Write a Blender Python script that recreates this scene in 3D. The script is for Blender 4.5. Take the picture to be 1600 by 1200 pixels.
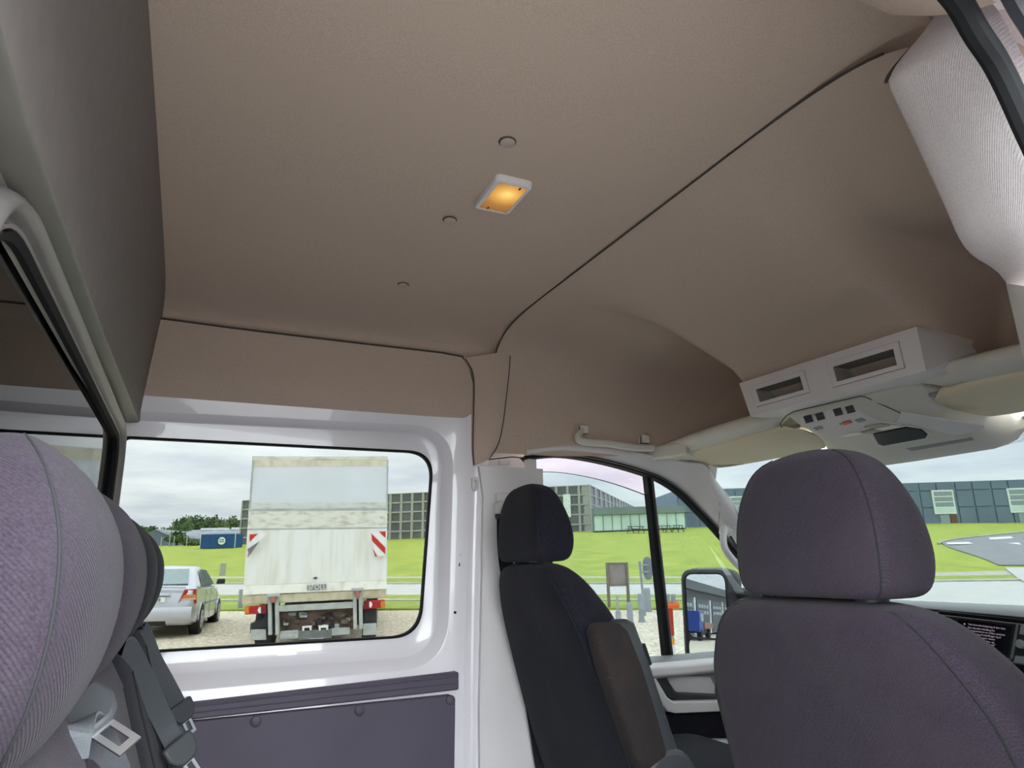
import bpy, bmesh, math, random
from mathutils import Vector, Matrix
random.seed(7)
for o in list(bpy.data.objects): bpy.data.objects.remove(o)
C = bpy.context.scene.collection
S = bpy.context.scene
# ---------------------------------------------------------------- camera, sky, exposure
ZC = 1.75                      # camera height; all coordinates below are relative to the camera (x forward in the van, y to its left, z up)
F = 1074.54                    # focal length in pixels of a 1600 px wide frame
DX = Vector((0.90891878, 0.09089188, 0.40694633))
DY = Vector((-0.41665485, 0.23610441, 0.87786869))
DZ = Vector((-0.01629069, -0.9674675, 0.25247028))
cam = bpy.data.cameras.new('camera'); camo = bpy.data.objects.new('camera', cam); C.objects.link(camo)
right = Vector((DX[0], DY[0], DZ[0])); up = -Vector((DX[1], DY[1], DZ[1])); fwd = Vector((DX[2], DY[2], DZ[2]))
M = Matrix((right, up, -fwd)).transposed().to_4x4(); M.translation = Vector((0, 0, ZC))
camo.matrix_world = M
cam.sensor_width = 36; cam.lens = F / 1600 * 36; cam.clip_start = 0.02; cam.clip_end = 2000
S.camera = camo
S.view_settings.view_transform = 'Standard'; S.view_settings.look = 'None'
S.view_settings.gamma = 1; S.view_settings.use_curve_mapping = False
S.view_settings.exposure = 0.0
S.cycles.max_bounces = 10; S.cycles.diffuse_bounces = 6; S.cycles.glossy_bounces = 4
S.cycles.transparent_max_bounces = 24; S.cycles.caustics_reflective = False; S.cycles.caustics_refractive = False
SKY = 8.4
w = bpy.data.worlds.new('sky'); S.world = w; w.use_nodes = True
nt = w.node_tree; nt.nodes.clear()
N = nt.nodes.new; L = nt.links.new
out = N('ShaderNodeOutputWorld'); bg = N('ShaderNodeBackground'); L(bg.outputs[0], out.inputs[0])
tc = N('ShaderNodeTexCoord'); sep = N('ShaderNodeSeparateXYZ'); L(tc.outputs['Generated'], sep.inputs[0])
# overcast dome: three times brighter overhead than at the horizon
cl = N('ShaderNodeMath'); cl.operation = 'MAXIMUM'; L(sep.outputs[2], cl.inputs[0]); cl.inputs[1].default_value = 0
gr = N('ShaderNodeMath'); gr.operation = 'MULTIPLY_ADD'; L(cl.outputs[0], gr.inputs[0]); gr.inputs[1].default_value = 2.0; gr.inputs[2].default_value = 1.0
# flat cloud layer: direction divided by height
dv = N('ShaderNodeMath'); dv.operation = 'ADD'; L(cl.outputs[0], dv.inputs[0]); dv.inputs[1].default_value = 0.10
vd = N('ShaderNodeVectorMath'); vd.operation = 'DIVIDE'; L(tc.outputs['Generated'], vd.inputs[0])
cb = N('ShaderNodeCombineXYZ'); [L(dv.outputs[0], cb.inputs[i]) for i in range(3)]; L(cb.outputs[0], vd.inputs[1])
nz = N('ShaderNodeTexNoise'); nz.inputs['Scale'].default_value = 1.3; nz.inputs['Detail'].default_value = 6; nz.inputs['Roughness'].default_value = 0.55
L(vd.outputs[0], nz.inputs['Vector'])
cr = N('ShaderNodeValToRGB'); L(nz.outputs[0], cr.inputs[0])
e = cr.color_ramp.elements; e[0].position = 0.33; e[0].color = (0.66, 0.73, 0.79, 1); e[1].position = 0.66; e[1].color = (0.94, 1.0, 1.0, 1)
m1 = N('ShaderNodeMath'); m1.operation = 'MULTIPLY'; L(gr.outputs[0], m1.inputs[0]); m1.inputs[1].default_value = SKY
L(cr.outputs[0], bg.inputs[0]); L(m1.outputs[0], bg.inputs[1])
w.cycles.sampling_method = 'MANUAL'; w.cycles.sample_map_resolution = 512

# ---------------------------------------------------------------- helpers
def ray(u, v):
    r = Vector(((u - 800) / F, (v - 600) / F, 1.0))
    return Vector((r.dot(DX), r.dot(DY), r.dot(DZ)))
def P(u, v, X=None, Y=None, Z=None):
    r = ray(u, v)
    t = X / r.x if X is not None else Y / r.y if Y is not None else Z / r.z
    return r * t
def Ppl(u, v, p0, n):
    r = ray(u, v); p0 = Vector(p0); n = Vector(n)
    return r * (p0.dot(n) / r.dot(n))
GA, GB, GC = -1.72, 0.0215, 0.012
def G(x, y): return GA + GB * y + GC * x
def PG(u, v):
    r = ray(u, v); return r * (GA / (r.z - GB * r.y - GC * r.x))

def nodes(name):
    m = bpy.data.materials.new(name); m.use_nodes = True
    t = m.node_tree; t.nodes.clear(); return m, t
def mat(name, col, rough=0.6, metal=0.0, spec=0.5, var=0.0, vscale=8.0, bump=0.0, bscale=300.0, col2=None, coat=0.0, sheen=0.0, stretch=None, thr=None):
    m, t = nodes(name); n = t.nodes.new; l = t.links.new
    o = n('ShaderNodeOutputMaterial'); b = n('ShaderNodeBsdfPrincipled'); l(b.outputs[0], o.inputs[0])
    b.inputs['Roughness'].default_value = rough; b.inputs['Metallic'].default_value = metal
    b.inputs['Specular IOR Level'].default_value = spec; b.inputs['Coat Weight'].default_value = coat
    if sheen: b.inputs['Sheen Weight'].default_value = sheen; b.inputs['Sheen Roughness'].default_value = 0.5
    c = (*col, 1); b.inputs['Base Color'].default_value = c
    tcx = n('ShaderNodeTexCoord'); vec = tcx.outputs['Object']
    if stretch:
        mp = n('ShaderNodeMapping'); mp.inputs['Scale'].default_value = stretch; l(vec, mp.inputs[0]); vec = mp.outputs[0]
    if var or col2:
        z = n('ShaderNodeTexNoise'); z.inputs['Scale'].default_value = vscale; z.inputs['Detail'].default_value = 5; l(vec, z.inputs['Vector'])
        r = n('ShaderNodeValToRGB'); l(z.outputs[0], r.inputs[0]); e = r.color_ramp.elements
        lo, hi = thr or (0.35, 0.68)
        e[0].position = lo; e[1].position = hi
        if col2: e[0].color = c; e[1].color = (*col2, 1)
        else:
            e[0].color = (*[max(0, x * (1 - var)) for x in col], 1); e[1].color = (*[min(1, x * (1 + var)) for x in col], 1)
        l(r.outputs[0], b.inputs['Base Color'])
    if bump:
        z2 = n('ShaderNodeTexNoise'); z2.inputs['Scale'].default_value = bscale; z2.inputs['Detail'].default_value = 3; l(tcx.outputs['Object'], z2.inputs['Vector'])
        bp = n('ShaderNodeBump'); bp.inputs['Strength'].default_value = bump; bp.inputs['Distance'].default_value = 0.002
        l(z2.outputs[0], bp.inputs['Height']); l(bp.outputs[0], b.inputs['Normal'])
    return m
def fabric(name, col, var=0.12, scale=900.0, bump=0.35, dirt=None, sheen=0.0, dthr=(0.5, 0.75), dscale=6.0):
    """knitted cloth: fine crossed ribs, light mottling, worn patches"""
    m, t = nodes(name); n = t.nodes.new; l = t.links.new
    o = n('ShaderNodeOutputMaterial'); b = n('ShaderNodeBsdfPrincipled'); l(b.outputs[0], o.inputs[0])
    b.inputs['Roughness'].default_value = 0.92; b.inputs['Specular IOR Level'].default_value = 0.2
    if sheen: b.inputs['Sheen Weight'].default_value = sheen; b.inputs['Sheen Roughness'].default_value = 0.45
    tcx = n('ShaderNodeTexCoord')
    z = n('ShaderNodeTexNoise'); z.inputs['Scale'].default_value = scale * 0.55; z.inputs['Detail'].default_value = 1; l(tcx.outputs['Object'], z.inputs['Vector'])
    z3 = n('ShaderNodeTexNoise'); z3.inputs['Scale'].default_value = dscale; z3.inputs['Detail'].default_value = 6; l(tcx.outputs['Object'], z3.inputs['Vector'])
    r = n('ShaderNodeValToRGB'); l(z.outputs[0], r.inputs[0]); e = r.color_ramp.elements
    e[0].position = 0.3; e[1].position = 0.7
    e[0].color = (*[x * (1 - var) for x in col], 1); e[1].color = (*[min(1, x * (1 + var)) for x in col], 1)
    cc = r.outputs[0]
    if dirt:
        mr = n('ShaderNodeMapRange'); mr.inputs['From Min'].default_value = dthr[0]; mr.inputs['From Max'].default_value = dthr[1]; l(z3.outputs[0], mr.inputs['Value'])
        mr.inputs['To Max'].default_value = 0.8
        mx = n('ShaderNodeMix'); mx.data_type = 'RGBA'; l(mr.outputs[0], mx.inputs['Factor']); l(cc, mx.inputs['A']); mx.inputs['B'].default_value = (*dirt, 1); cc = mx.outputs['Result']
    l(cc, b.inputs['Base Color'])
    wv = n('ShaderNodeTexWave'); wv.inputs['Scale'].default_value = scale * 0.16; wv.inputs['Distortion'].default_value = 0.5; l(tcx.outputs['Object'], wv.inputs['Vector']); wv.bands_direction = 'DIAGONAL'
    ad = n('ShaderNodeMath'); l(z.outputs[0], ad.inputs[0]); l(wv.outputs['Fac'], ad.inputs[1])
    bp = n('ShaderNodeBump'); bp.inputs['Strength'].default_value = bump; bp.inputs['Distance'].default_value = 0.0008
    l(ad.outputs[0], bp.inputs['Height']); l(bp.outputs[0], b.inputs['Normal'])
    return m
def glass(name, tint, ior=1.38, rough=0.0):
    m, t = nodes(name); n = t.nodes.new; l = t.links.new
    o = n('ShaderNodeOutputMaterial'); mx = n('ShaderNodeMixShader'); fr = n('ShaderNodeFresnel'); fr.inputs[0].default_value = ior
    tr = n('ShaderNodeBsdfTransparent'); tr.inputs[0].default_value = (*[x ** 0.5 for x in tint], 1)
    gl = n('ShaderNodeBsdfGlossy'); gl.inputs['Roughness'].default_value = rough
    ge = n('ShaderNodeNewGeometry'); iv = n('ShaderNodeMath'); iv.operation = 'SUBTRACT'; iv.inputs[0].default_value = 1.0; l(ge.outputs['Backfacing'], iv.inputs[1])
    mu_ = n('ShaderNodeMath'); mu_.operation = 'MULTIPLY'; l(fr.outputs[0], mu_.inputs[0]); l(iv.outputs[0], mu_.inputs[1])
    l(mu_.outputs[0], mx.inputs[0]); l(tr.outputs[0], mx.inputs[1]); l(gl.outputs[0], mx.inputs[2]); l(mx.outputs[0], o.inputs[0])
    return m
def emis(name, col, strength):
    m, t = nodes(name); n = t.nodes.new
    o = n('ShaderNodeOutputMaterial'); b = n('ShaderNodeEmission'); t.links.new(b.outputs[0], o.inputs[0])
    b.inputs[0].default_value = (*col, 1); b.inputs[1].default_value = strength
    return m

ORG = {}
class MB:
    def __init__(s): s.v = []; s.f = []
    def add(s, vs, fs):
        k = len(s.v); s.v += [Vector(p) for p in vs]; s.f += [tuple(i + k for i in f) for f in fs]; return s
    def hexa(s, p):            # 8 corners: bottom ring 0-3, top ring 4-7
        return s.add(p, [(3, 2, 1, 0), (4, 5, 6, 7), (0, 1, 5, 4), (1, 2, 6, 5), (2, 3, 7, 6), (3, 0, 4, 7)])
    def box(s, a, b, R=None, c=None):
        x0, y0, z0 = a; x1, y1, z1 = b
        p = [(x0, y0, z0), (x1, y0, z0), (x1, y1, z0), (x0, y1, z0), (x0, y0, z1), (x1, y0, z1), (x1, y1, z1), (x0, y1, z1)]
        p = [Vector(q) for q in p]
        if R is not None:
            c = Vector(c) if c is not None else (p[0] + p[6]) / 2
            p = [R @ (q - c) + c for q in p]
        return s.hexa(p)
    def loft(s, rings, cap=True, closed=True):
        n = len(rings[0]); vs = [p for r in rings for p in r]; fs = []
        for i in range(len(rings) - 1):
            for j in range(n if closed else n - 1):
                a = i * n + j; b = i * n + (j + 1) % n
                fs.append((a, b, b + n, a + n))
        if cap and closed:
            fs.append(tuple(range(n - 1, -1, -1))); fs.append(tuple(range((len(rings) - 1) * n, len(rings) * n)))
        return s.add(vs, fs)
    def tube(s, path, r, n=8, cap=True):
        path = [Vector(p) for p in path]; rings = []
        prev = None
        for i, p in enumerate(path):
            d = (path[min(i + 1, len(path) - 1)] - path[max(i - 1, 0)]).normalized()
            if prev is None: a = d.orthogonal().normalized()
            else: a = (prev - d * prev.dot(d)).normalized()
            prev = a; b = d.cross(a)
            rr = r[i] if isinstance(r, (list, tuple)) else r
            rings.append([p + (a * math.cos(t * 2 * math.pi / n) + b * math.sin(t * 2 * math.pi / n)) * rr for t in range(n)])
        return s.loft(rings, cap)
    def ribbon(s, path, wdir, wd, th):      # flat strap along a path
        path = [Vector(p) for p in path]; rings = []; wdir = Vector(wdir).normalized()
        for i, p in enumerate(path):
            d = (path[min(i + 1, len(path) - 1)] - path[max(i - 1, 0)]).normalized()
            ww = (wdir - d * wdir.dot(d)).normalized(); nn = d.cross(ww)
            rings.append([p + ww * wd / 2 + nn * th / 2, p - ww * wd / 2 + nn * th / 2, p - ww * wd / 2 - nn * th / 2, p + ww * wd / 2 - nn * th / 2])
        return s.loft(rings)
    def prism(s, poly, d):                  # polygon (list of points) pushed along vector d
        n = len(poly); d = Vector(d); poly = [Vector(p) for p in poly]
        return s.add(poly + [p + d for p in poly], [tuple(range(n - 1, -1, -1)), tuple(range(n, 2 * n))] + [(i, (i + 1) % n, (i + 1) % n + n, i + n) for i in range(n)])
    def disc(s, c, ax, r, h, n=20, r2=None):
        c = Vector(c); ax = Vector(ax).normalized(); return s.tube([c, c + ax * h], [r, r2 if r2 is not None else r], n)
    def grid(s, rows):                      # open sheet from rows of points
        return s.loft(rows, cap=False, closed=False)
    def build(s, name, m, parent=None, bevel=0, seg=2, sharp=35, sub=0, solid=0):
        me = bpy.data.meshes.new(name)
        base = ORG[parent] if parent is not None else Vector((0, 0, -ZC))
        me.from_pydata([tuple(p - base) for p in s.v], [], s.f); me.update()
        bm = bmesh.new(); bm.from_mesh(me); bmesh.ops.recalc_face_normals(bm, faces=bm.faces); bm.to_mesh(me); bm.free()
        me.polygons.foreach_set('use_smooth', [True] * len(me.polygons))
        me.set_sharp_from_angle(angle=math.radians(sharp))
        me.materials.append(MT[m] if isinstance(m, str) else m)
        o = bpy.data.objects.new(name, me); C.objects.link(o)
        if parent is not None: o.parent = parent
        ORG[o] = base
        if solid: q = o.modifiers.new('thick', 'SOLIDIFY'); q.thickness = solid; q.offset = 0
        if bevel: q = o.modifiers.new('bevel', 'BEVEL'); q.width = bevel; q.segments = seg; q.limit_method = 'ANGLE'; q.angle_limit = math.radians(40)
        if sub: q = o.modifiers.new('sub', 'SUBSURF'); q.levels = sub; q.render_levels = sub
        return o
def tag(o, label=None, cat=None, group=None, kind=None):
    if label: o['label'] = label
    if cat: o['category'] = cat
    if group: o['group'] = group
    if kind: o['kind'] = kind
    return o
def thing(name, loc, label=None, cat=None, group=None, kind=None, rotz=0):
    o = bpy.data.objects.new(name, None); o.empty_display_size = 0.1; C.objects.link(o)
    o.location = Vector(loc) + Vector((0, 0, ZC)); o.rotation_euler = (0, 0, rotz)
    ORG[o] = Vector(loc) if not rotz else Vector()
    return tag(o, label, cat, group, kind)
def local(o): ORG[o] = Vector(); return o      # its parts are given in its own coordinates
def copy_tree(o, parent=None):
    c = o.copy(); C.objects.link(c); c.parent = parent
    ORG[c] = ORG.get(o, Vector())
    for ch in o.children: copy_tree(ch, c)
    return c
def sellipse(a, b, n, cnt=32):
    r = []
    for i in range(cnt):
        t = 2 * math.pi * (i + 0.5) / cnt; c, s_ = math.cos(t), math.sin(t)
        r.append((a * math.copysign(abs(c) ** (2 / n), c), b * math.copysign(abs(s_) ** (2 / n), s_)))
    return r
def lerp(a, b, t): return a + (b - a) * t
def sst(x, a, b):
    t = min(1, max(0, (x - a) / (b - a))); return t * t * (3 - 2 * t)
def interp(x, tab):
    if x <= tab[0][0]: return tab[0][1]
    for (x0, y0), (x1, y1) in zip(tab, tab[1:]):
        if x <= x1: return lerp(y0, y1, (x - x0) / (x1 - x0))
    return tab[-1][1]
def smooth_path(pts, k=6):                     # Catmull-Rom through the points
    pts = [Vector(p) for p in pts]; q = [pts[0] * 2 - pts[1]] + pts + [pts[-1] * 2 - pts[-2]]; r = []
    for i in range(1, len(q) - 2):
        for j in range(k):
            t = j / k; a, b, c, d = q[i - 1:i + 3]
            r.append(0.5 * ((2 * b) + (c - a) * t + (2 * a - 5 * b + 4 * c - d) * t * t + (3 * b - a - 3 * c + d) * t ** 3))
    return r + [pts[-1]]
def resample(pts, n):
    pts = [Vector(p) for p in pts]; ls = [0]
    for a, b in zip(pts, pts[1:]): ls.append(ls[-1] + (b - a).length)
    r = []
    for i in range(n):
        t = ls[-1] * i / (n - 1); k = max(j for j in range(len(ls)) if ls[j] <= t + 1e-9); k = min(k, len(pts) - 2)
        sg = ls[k + 1] - ls[k]; r.append(pts[k].lerp(pts[k + 1], (t - ls[k]) / sg if sg else 0))
    return r
def rquad(c4, rad, k=6):                       # quad in 2-D with rounded corners
    c4 = [Vector(c) for c in c4]; r = []
    for i in range(4):
        p = c4[i]; a = (c4[i - 1] - p); b = (c4[(i + 1) % 4] - p); rr = rad[i] if isinstance(rad, (list, tuple)) else rad
        pa = p + a.normalized() * rr; pb = p + b.normalized() * rr
        for j in range(k + 1):
            t = j / k; r.append(pa.lerp(p, t).lerp(p.lerp(pb, t), t))
    return r

MT = {}
MT['headliner'] = fabric('headliner', (0.54, 0.425, 0.35), 0.10, 900, 0.3)
MT['headliner_cab'] = fabric('headliner_cab', (0.54, 0.425, 0.35), 0.10, 900, 0.3)
MT['pillar_cloth'] = fabric('pillar_cloth', (0.72, 0.66, 0.66), 0.08, 700, 0.35)
MT['bulkhead'] = mat('bulkhead', (0.155, 0.135, 0.128), 0.75, var=0.06, vscale=40, bump=0.15, bscale=700)
MT['bulkhead_band'] = mat('bulkhead_band', (0.16, 0.15, 0.13), 0.5, var=0.05, vscale=20)
MT['frame_moulding'] = mat('frame_moulding', (0.18, 0.165, 0.16), 0.38, var=0.05, vscale=20)
MT['rubber'] = mat('rubber', (0.010, 0.010, 0.011), 0.8, spec=0.2, var=0.2)
MT['paint'] = mat('paint', (0.84, 0.80, 0.84), 0.3, spec=0.5, var=0.03, vscale=3, coat=0.8)
MT['plastic'] = mat('plastic', (0.72, 0.68, 0.68), 0.5, var=0.03, vscale=6, bump=0.08, bscale=900)
MT['plastic_warm'] = mat('plastic_warm', (0.66, 0.62, 0.56), 0.5, var=0.03, vscale=6, bump=0.08, bscale=900)
MT['visor'] = mat('visor', (0.74, 0.64, 0.47), 0.7, var=0.03, vscale=6, bump=0.1, bscale=900)
MT['plastic_mid'] = mat('plastic_mid', (0.27, 0.275, 0.28), 0.5, var=0.05, vscale=6, bump=0.1, bscale=900)
MT['plastic_dark'] = mat('plastic_dark', (0.035, 0.036, 0.04), 0.45, var=0.1, vscale=10)
MT['panel_dark'] = mat('panel_dark', (0.092, 0.076, 0.108), 0.6, var=0.08, vscale=5, bump=0.15, bscale=800)
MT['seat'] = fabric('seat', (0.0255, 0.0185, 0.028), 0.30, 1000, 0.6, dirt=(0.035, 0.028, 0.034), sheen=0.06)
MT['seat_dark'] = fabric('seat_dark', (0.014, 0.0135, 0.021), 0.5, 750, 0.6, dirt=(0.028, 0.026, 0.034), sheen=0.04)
MT['seat_worn'] = fabric('seat_worn', (0.028, 0.022, 0.022), 0.3, 1200, 0.5, dirt=(0.055, 0.038, 0.028), sheen=0.03)
MT['seam'] = mat('seam', (0.008, 0.008, 0.01), 0.9, var=0.1)
MT['clip'] = mat('clip', (0.46, 0.38, 0.33), 0.7, var=0.04)
MT['groove'] = mat('groove', (0.06, 0.05, 0.045), 0.9, var=0.1)
MT['webbing'] = mat('webbing', (0.085, 0.09, 0.10), 0.6, var=0.15, vscale=300, stretch=(1, 1, 6), bump=0.3, bscale=900)
MT['chrome'] = mat('chrome', (0.82, 0.83, 0.86), 0.35, metal=1.0, var=0.04)
MT['black'] = mat('black', (0.006, 0.006, 0.007), 0.5, var=0.1)
MT['black_gloss'] = mat('black_gloss', (0.006, 0.006, 0.008), 0.35, spec=0.25, var=0.1)
MT['plastic_grey'] = mat('plastic_grey', (0.045, 0.048, 0.054), 0.5, var=0.08, vscale=8, bump=0.1, bscale=900)
MT['pocket'] = mat('pocket', (0.30, 0.28, 0.26), 0.6, var=0.05)  # darker than the block, the shade of the recess put into the colour
TI = 0.40
MT['glass'] = glass('glass', (0.0817, 0.090, 0.0915))  # pane tints darkened so the bright outdoors doesn't outshine the cabin
MT['glass_rear'] = glass('glass_rear', (0.0892, 0.0915, 0.0904), 1.001)
MT['glass_screen'] = glass('glass_screen', (0.0817, 0.090, 0.0915), 1.001)
MT['gap_tint'] = glass('gap_tint', (0.102, 0.089, 0.099))
MT['glass_dark'] = glass('glass_dark', (0.08, 0.085, 0.082), 1.5)
MT['mirror'] = mat('mirror', (0.9, 0.93, 0.95), 0.0, metal=1.0)
MT['white'] = mat('white', (0.8, 0.8, 0.8), 0.5, var=0.03)
# ---------------------------------------------------------------- the van: roof lining
YC = 1.23                                     # centre line of the van
FLOOR = -1.17
def mir(y): return 2 * YC - y
ceil_root = thing('ceiling', (0.4, YC, 0.74), kind='structure')
half = [(0.795, 0.655), (0.788, 0.675), (0.772, 0.695), (0.745, 0.711), (0.705, 0.724), (0.65, 0.733), (0.58, 0.738), (0.48, 0.74), (0.25, 0.742), (0, 0.743)]
prof = [(YC + a, z) for a, z in half] + [(YC - a, z) for a, z in half[-2::-1]]
m = MB(); m.grid([[(x, y, z) for y, z in prof] for x in [-0.35, -0.117, 0.0, 0.2, 0.4, 0.6, 0.75, 0.858]])
m.build('rear_headliner', 'headliner', ceil_root, sharp=60)
m = MB(); m.grid([[(x, YC + (y - YC) * 1.014, z + 0.007) for y, z in [(YC + .795, .40)] + prof + [(YC - .795, .40)]] for x in (0.80, 0.90, 1.0)]); m.build('joint_backing', 'headliner', ceil_root, sharp=60)
# cab headliner: dome over the front shelf with a lower centre panel between two side pockets
XS = [0.866, 0.90, 0.96, 1.03, 1.10, 1.17, 1.24, 1.31, 1.37, 1.42, 1.47, 1.52, 1.57, 1.62, 1.67, 1.70, 1.72, 1.735, 1.75, 1.76]
topt = [(0.86, 0.742), (1.0, 0.733), (1.15, 0.712), (1.3, 0.683), (1.42, 0.678), (1.54, 0.66), (1.64, 0.635), (1.72, 0.60), (1.76, 0.43)]
cent = [(0.86, 0.742), (0.95, 0.724), (1.05, 0.692), (1.15, 0.655), (1.28, 0.602), (1.42, 0.535), (1.46, 0.50), (1.5, 0.43), (1.76, 0.425)]
wid = [(0.86, 0.787), (1.2, 0.787), (1.5, 0.775), (1.65, 0.755), (1.76, 0.73)]
def cab_ring(x):
    a = interp(x, wid); zt = interp(x, topt); zb = 0.345 if x < 1.1 else lerp(0.345, 0.365, (x - 1.1) / .4) if x < 1.5 else lerp(0.365, 0.40, (x - 1.5) / 0.26)
    n = lerp(7.0, 4.5, sst(x, 0.86, 1.4)); H = zt - zb; zc = interp(x, cent); ring = []
    K = 90
    for i in range(K + 1):
        t = math.pi * i / K; c, s_ = math.cos(t), math.sin(t)
        # even spread over the flat top and the sides
        q = 1 - 2 * i / K
        if abs(q) < 0.62: y = q / 0.62 * 0.90; z = (1 - abs(y) ** n) ** (1 / n)
        else:
            z = (1 - (abs(q) - 0.62) / 0.38) * (1 - 0.90 ** n) ** (1 / n); y = math.copysign((1 - z ** n) ** (1 / n), q)
        yy, zz = y * a, zb + H * z
        wdt0 = lerp(0.52, 0.335, sst(x, 0.9, 1.35)); wdt1 = lerp(0.20, 0.265, sst(x, 0.9, 1.3))
        b = 1 - sst(abs(yy), wdt1, wdt0)
        zz = lerp(zz, min(zz, zc), b)
        ring.append((x, YC + yy, zz))
    return ring
m = MB(); m.grid([cab_ring(x) for x in XS]); m.build('cab_headliner', 'headliner_cab', ceil_root, sharp=75)
# dark joint between the two linings
r0 = cab_ring(0.866)
m = MB(); m.tube([(0.862, p[1] if abs(p[1] - YC) < 0.7 else p[1] - math.copysign(0.002, p[1] - YC), p[2] - 0.0005) for p in r0[9:73]], 0.0022, 6); m.build('joint', 'groove', ceil_root)
for i, (u, v) in enumerate([(793, 222), (703, 344), (630, 445)]):
    p = P(u, v, Z=0.739); m = MB()
    m.tube([(p.x, p.y, 0.742), (p.x, p.y, 0.737), (p.x, p.y, 0.7355), (p.x, p.y, 0.735)], [0.0135, 0.0135, 0.0115, 0.004], 24); o = m.build('trim_clip', 'clip', ceil_root)
    m = MB(); m.tube([(p.x + 0.0145 * math.cos(t / 24 * 6.2832), p.y + 0.0145 * math.sin(t / 24 * 6.2832), 0.7395) for t in range(25)], 0.0013, 6); m.build('clip_rim', 'groove', o)
# outer roof skin and cant rails so that nothing shines through
m = MB(); m.grid([[(x, y, z + 0.05) for y, z in [(0.26, 0.42), (0.30, 0.6), (0.42, 0.72), (0.7, 0.78), (YC, 0.79), (1.76, 0.78), (2.04, 0.72), (2.16, 0.6), (2.20, 0.42)]] for x in (-2.6, -1.0, 0.3, 0.9)]
                 + [[(x, YC + (y - YC) * k, z * q + 0.05) for y, z in [(0.26, 0.42), (0.30, 0.6), (0.42, 0.72), (0.7, 0.78), (YC, 0.79), (1.76, 0.78), (2.04, 0.72), (2.16, 0.6), (2.20, 0.42)]] for x, k, q in ((1.3, .99, .97), (1.55, .97, .92), (1.75, .94, .84), (1.84, .9, .6))])
m.build('roof_skin', 'paint', ceil_root)

# ---------------------------------------------------------------- left wall
wl = thing('wall_left', (0.3, 2.05, FLOOR), kind='structure')
YP = 2.025
def xz(u, v, Y): p = P(u, v, Y=Y); return (p.x, p.z)
A4 = [(-0.22, xz(210, 642, YP)[1]), xz(711, 666, YP), xz(700, 1043, YP), (-0.22, xz(280, 1082, YP)[1] - 0.004)]
B4 = [(-0.20, xz(210, 657, 2.06)[1]), xz(690, 680, 2.06), xz(680, 1023, 2.06), (-0.20, xz(280, 1050, 2.06)[1])]
C4 = [(-0.185, xz(205, 682, 2.065)[1]), xz(678, 706, 2.065), xz(657, 995, 2.065), (-0.185, xz(250, 1019, 2.065)[1])]
la = rquad(A4, [0.02, 0.14, 0.14, 0.02], 10); lb = rquad(B4, [0.02, 0.115, 0.115, 0.02], 10); lc = rquad(C4, [0.02, 0.085, 0.085, 0.02], 10)
E4 = [(-0.24, 0.60), (0.82, 0.60), (0.82, FLOOR), (-0.24, FLOOR)]; le = rquad(E4, 0.001, 10)
def yw(z, y0): return y0 + (0.035 * max(0, -z - 0.25) if z < -0.25 else 0) - (0.05 * max(0, z - 0.42))
m = MB()
ring = lambda l, y: [(x, yw(z, y), z) for x, z in l]
m.loft([ring(le, YP), ring(la, YP), ring([lerp(Vector(a), Vector(b), .12) for a, b in zip(la, lb)], YP + 0.002), ring([lerp(Vector(a), Vector(b), .85) for a, b in zip(la, lb)], YP + 0.033), ring(lb, YP + 0.038), ring(lc, YP + 0.042), ring(lc, YP + 0.060)], cap=False)
m.build('body_panel', 'paint', wl, sharp=50)
# pressed flats on the window flange
def flat(u0, v0, u1, v1, h, Y=2.065):
    p = [P(u0, v0, Y=Y), P(u1, v1, Y=Y), P(u1, v1 + h, Y=Y), P(u0, v0 + h, Y=Y)]
    MB().prism(p, (0, 0.01, 0)).build('pressing', 'paint', wl, bevel=0.003)
for a in [(355, 666, 470, 672, 10), (488, 673, 580, 678, 9), (235, 661, 325, 665, 9), (318, 1029, 435, 1021, 9), (462, 1018, 560, 1012, 9)]: flat(*a)
# upper cloth trim over the window
top = [P(246, 498, Y=2.0), P(400, 518, Y=2.0), P(560, 537, Y=2.0), P(690, 552, Y=2.0), P(722, 558, Y=2.0), P(734, 575, Y=2.0), P(740, 600, Y=2.0)]
bot = [P(205, 619, Y=2.022), P(400, 633, Y=2.022), P(560, 644.5, Y=2.022), P(690, 653.5, Y=2.022), P(715, 655.3, Y=2.022), P(728, 656.3, Y=2.022), P(739, 657, Y=2.022)]
m = MB(); rows = [[p.lerp(q, t) for p, q in zip(top, bot)] for t in (0, 0.25, 0.5, 0.75, 0.97)]
rows = [[p + Vector((0, 0.025, 0.001)) for p in rows[0]]] + rows + [[p + Vector((0, 0.008, -0.003)) for p in bot], [p + Vector((0, 0.03, -0.003)) for p in bot]]
m.grid(rows); m.build('upper_trim', MT['headliner'], wl, sharp=60)
m = MB(); m.tube([p + Vector((0, -0.002, 0.0015)) for p in top], 0.0028, 6); m.build('joint', 'groove', wl)
# load rail strip and lower lining board
def plate(name, pix, Y, th, mt, parent, bevel=0.004, seg=2):
    return MB().prism([P(u, v, Y=Y) for u, v in pix], (0, th, 0)).build(name, mt, parent, bevel, seg)
plate('rail_strip', [(255, 1104), (717, 1050), (717, 1078), (265, 1129)], 2.003, 0.05, 'panel_dark', wl, 0.004)
m = MB(); m.tube([P(255, 1109, Y=2.002), P(716, 1056, Y=2.002)], 0.003, 6); m.build('rail_lip', 'panel_dark', wl)
m = MB(); m.tube([P(258, 1119, Y=2.0025), P(716, 1067, Y=2.0025)], 0.002, 6); m.build('rail_lip', 'panel_dark', wl)
q = [P(200, 1138, Y=2.008), P(704, 1086, Y=2.008)]
q = q + [P(712, 1092, Y=2.008), Vector((P(712, 1100, Y=2.008).x, 2.03, FLOOR + 0.02)), Vector((q[0].x, 2.03, FLOOR + 0.02))]
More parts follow.
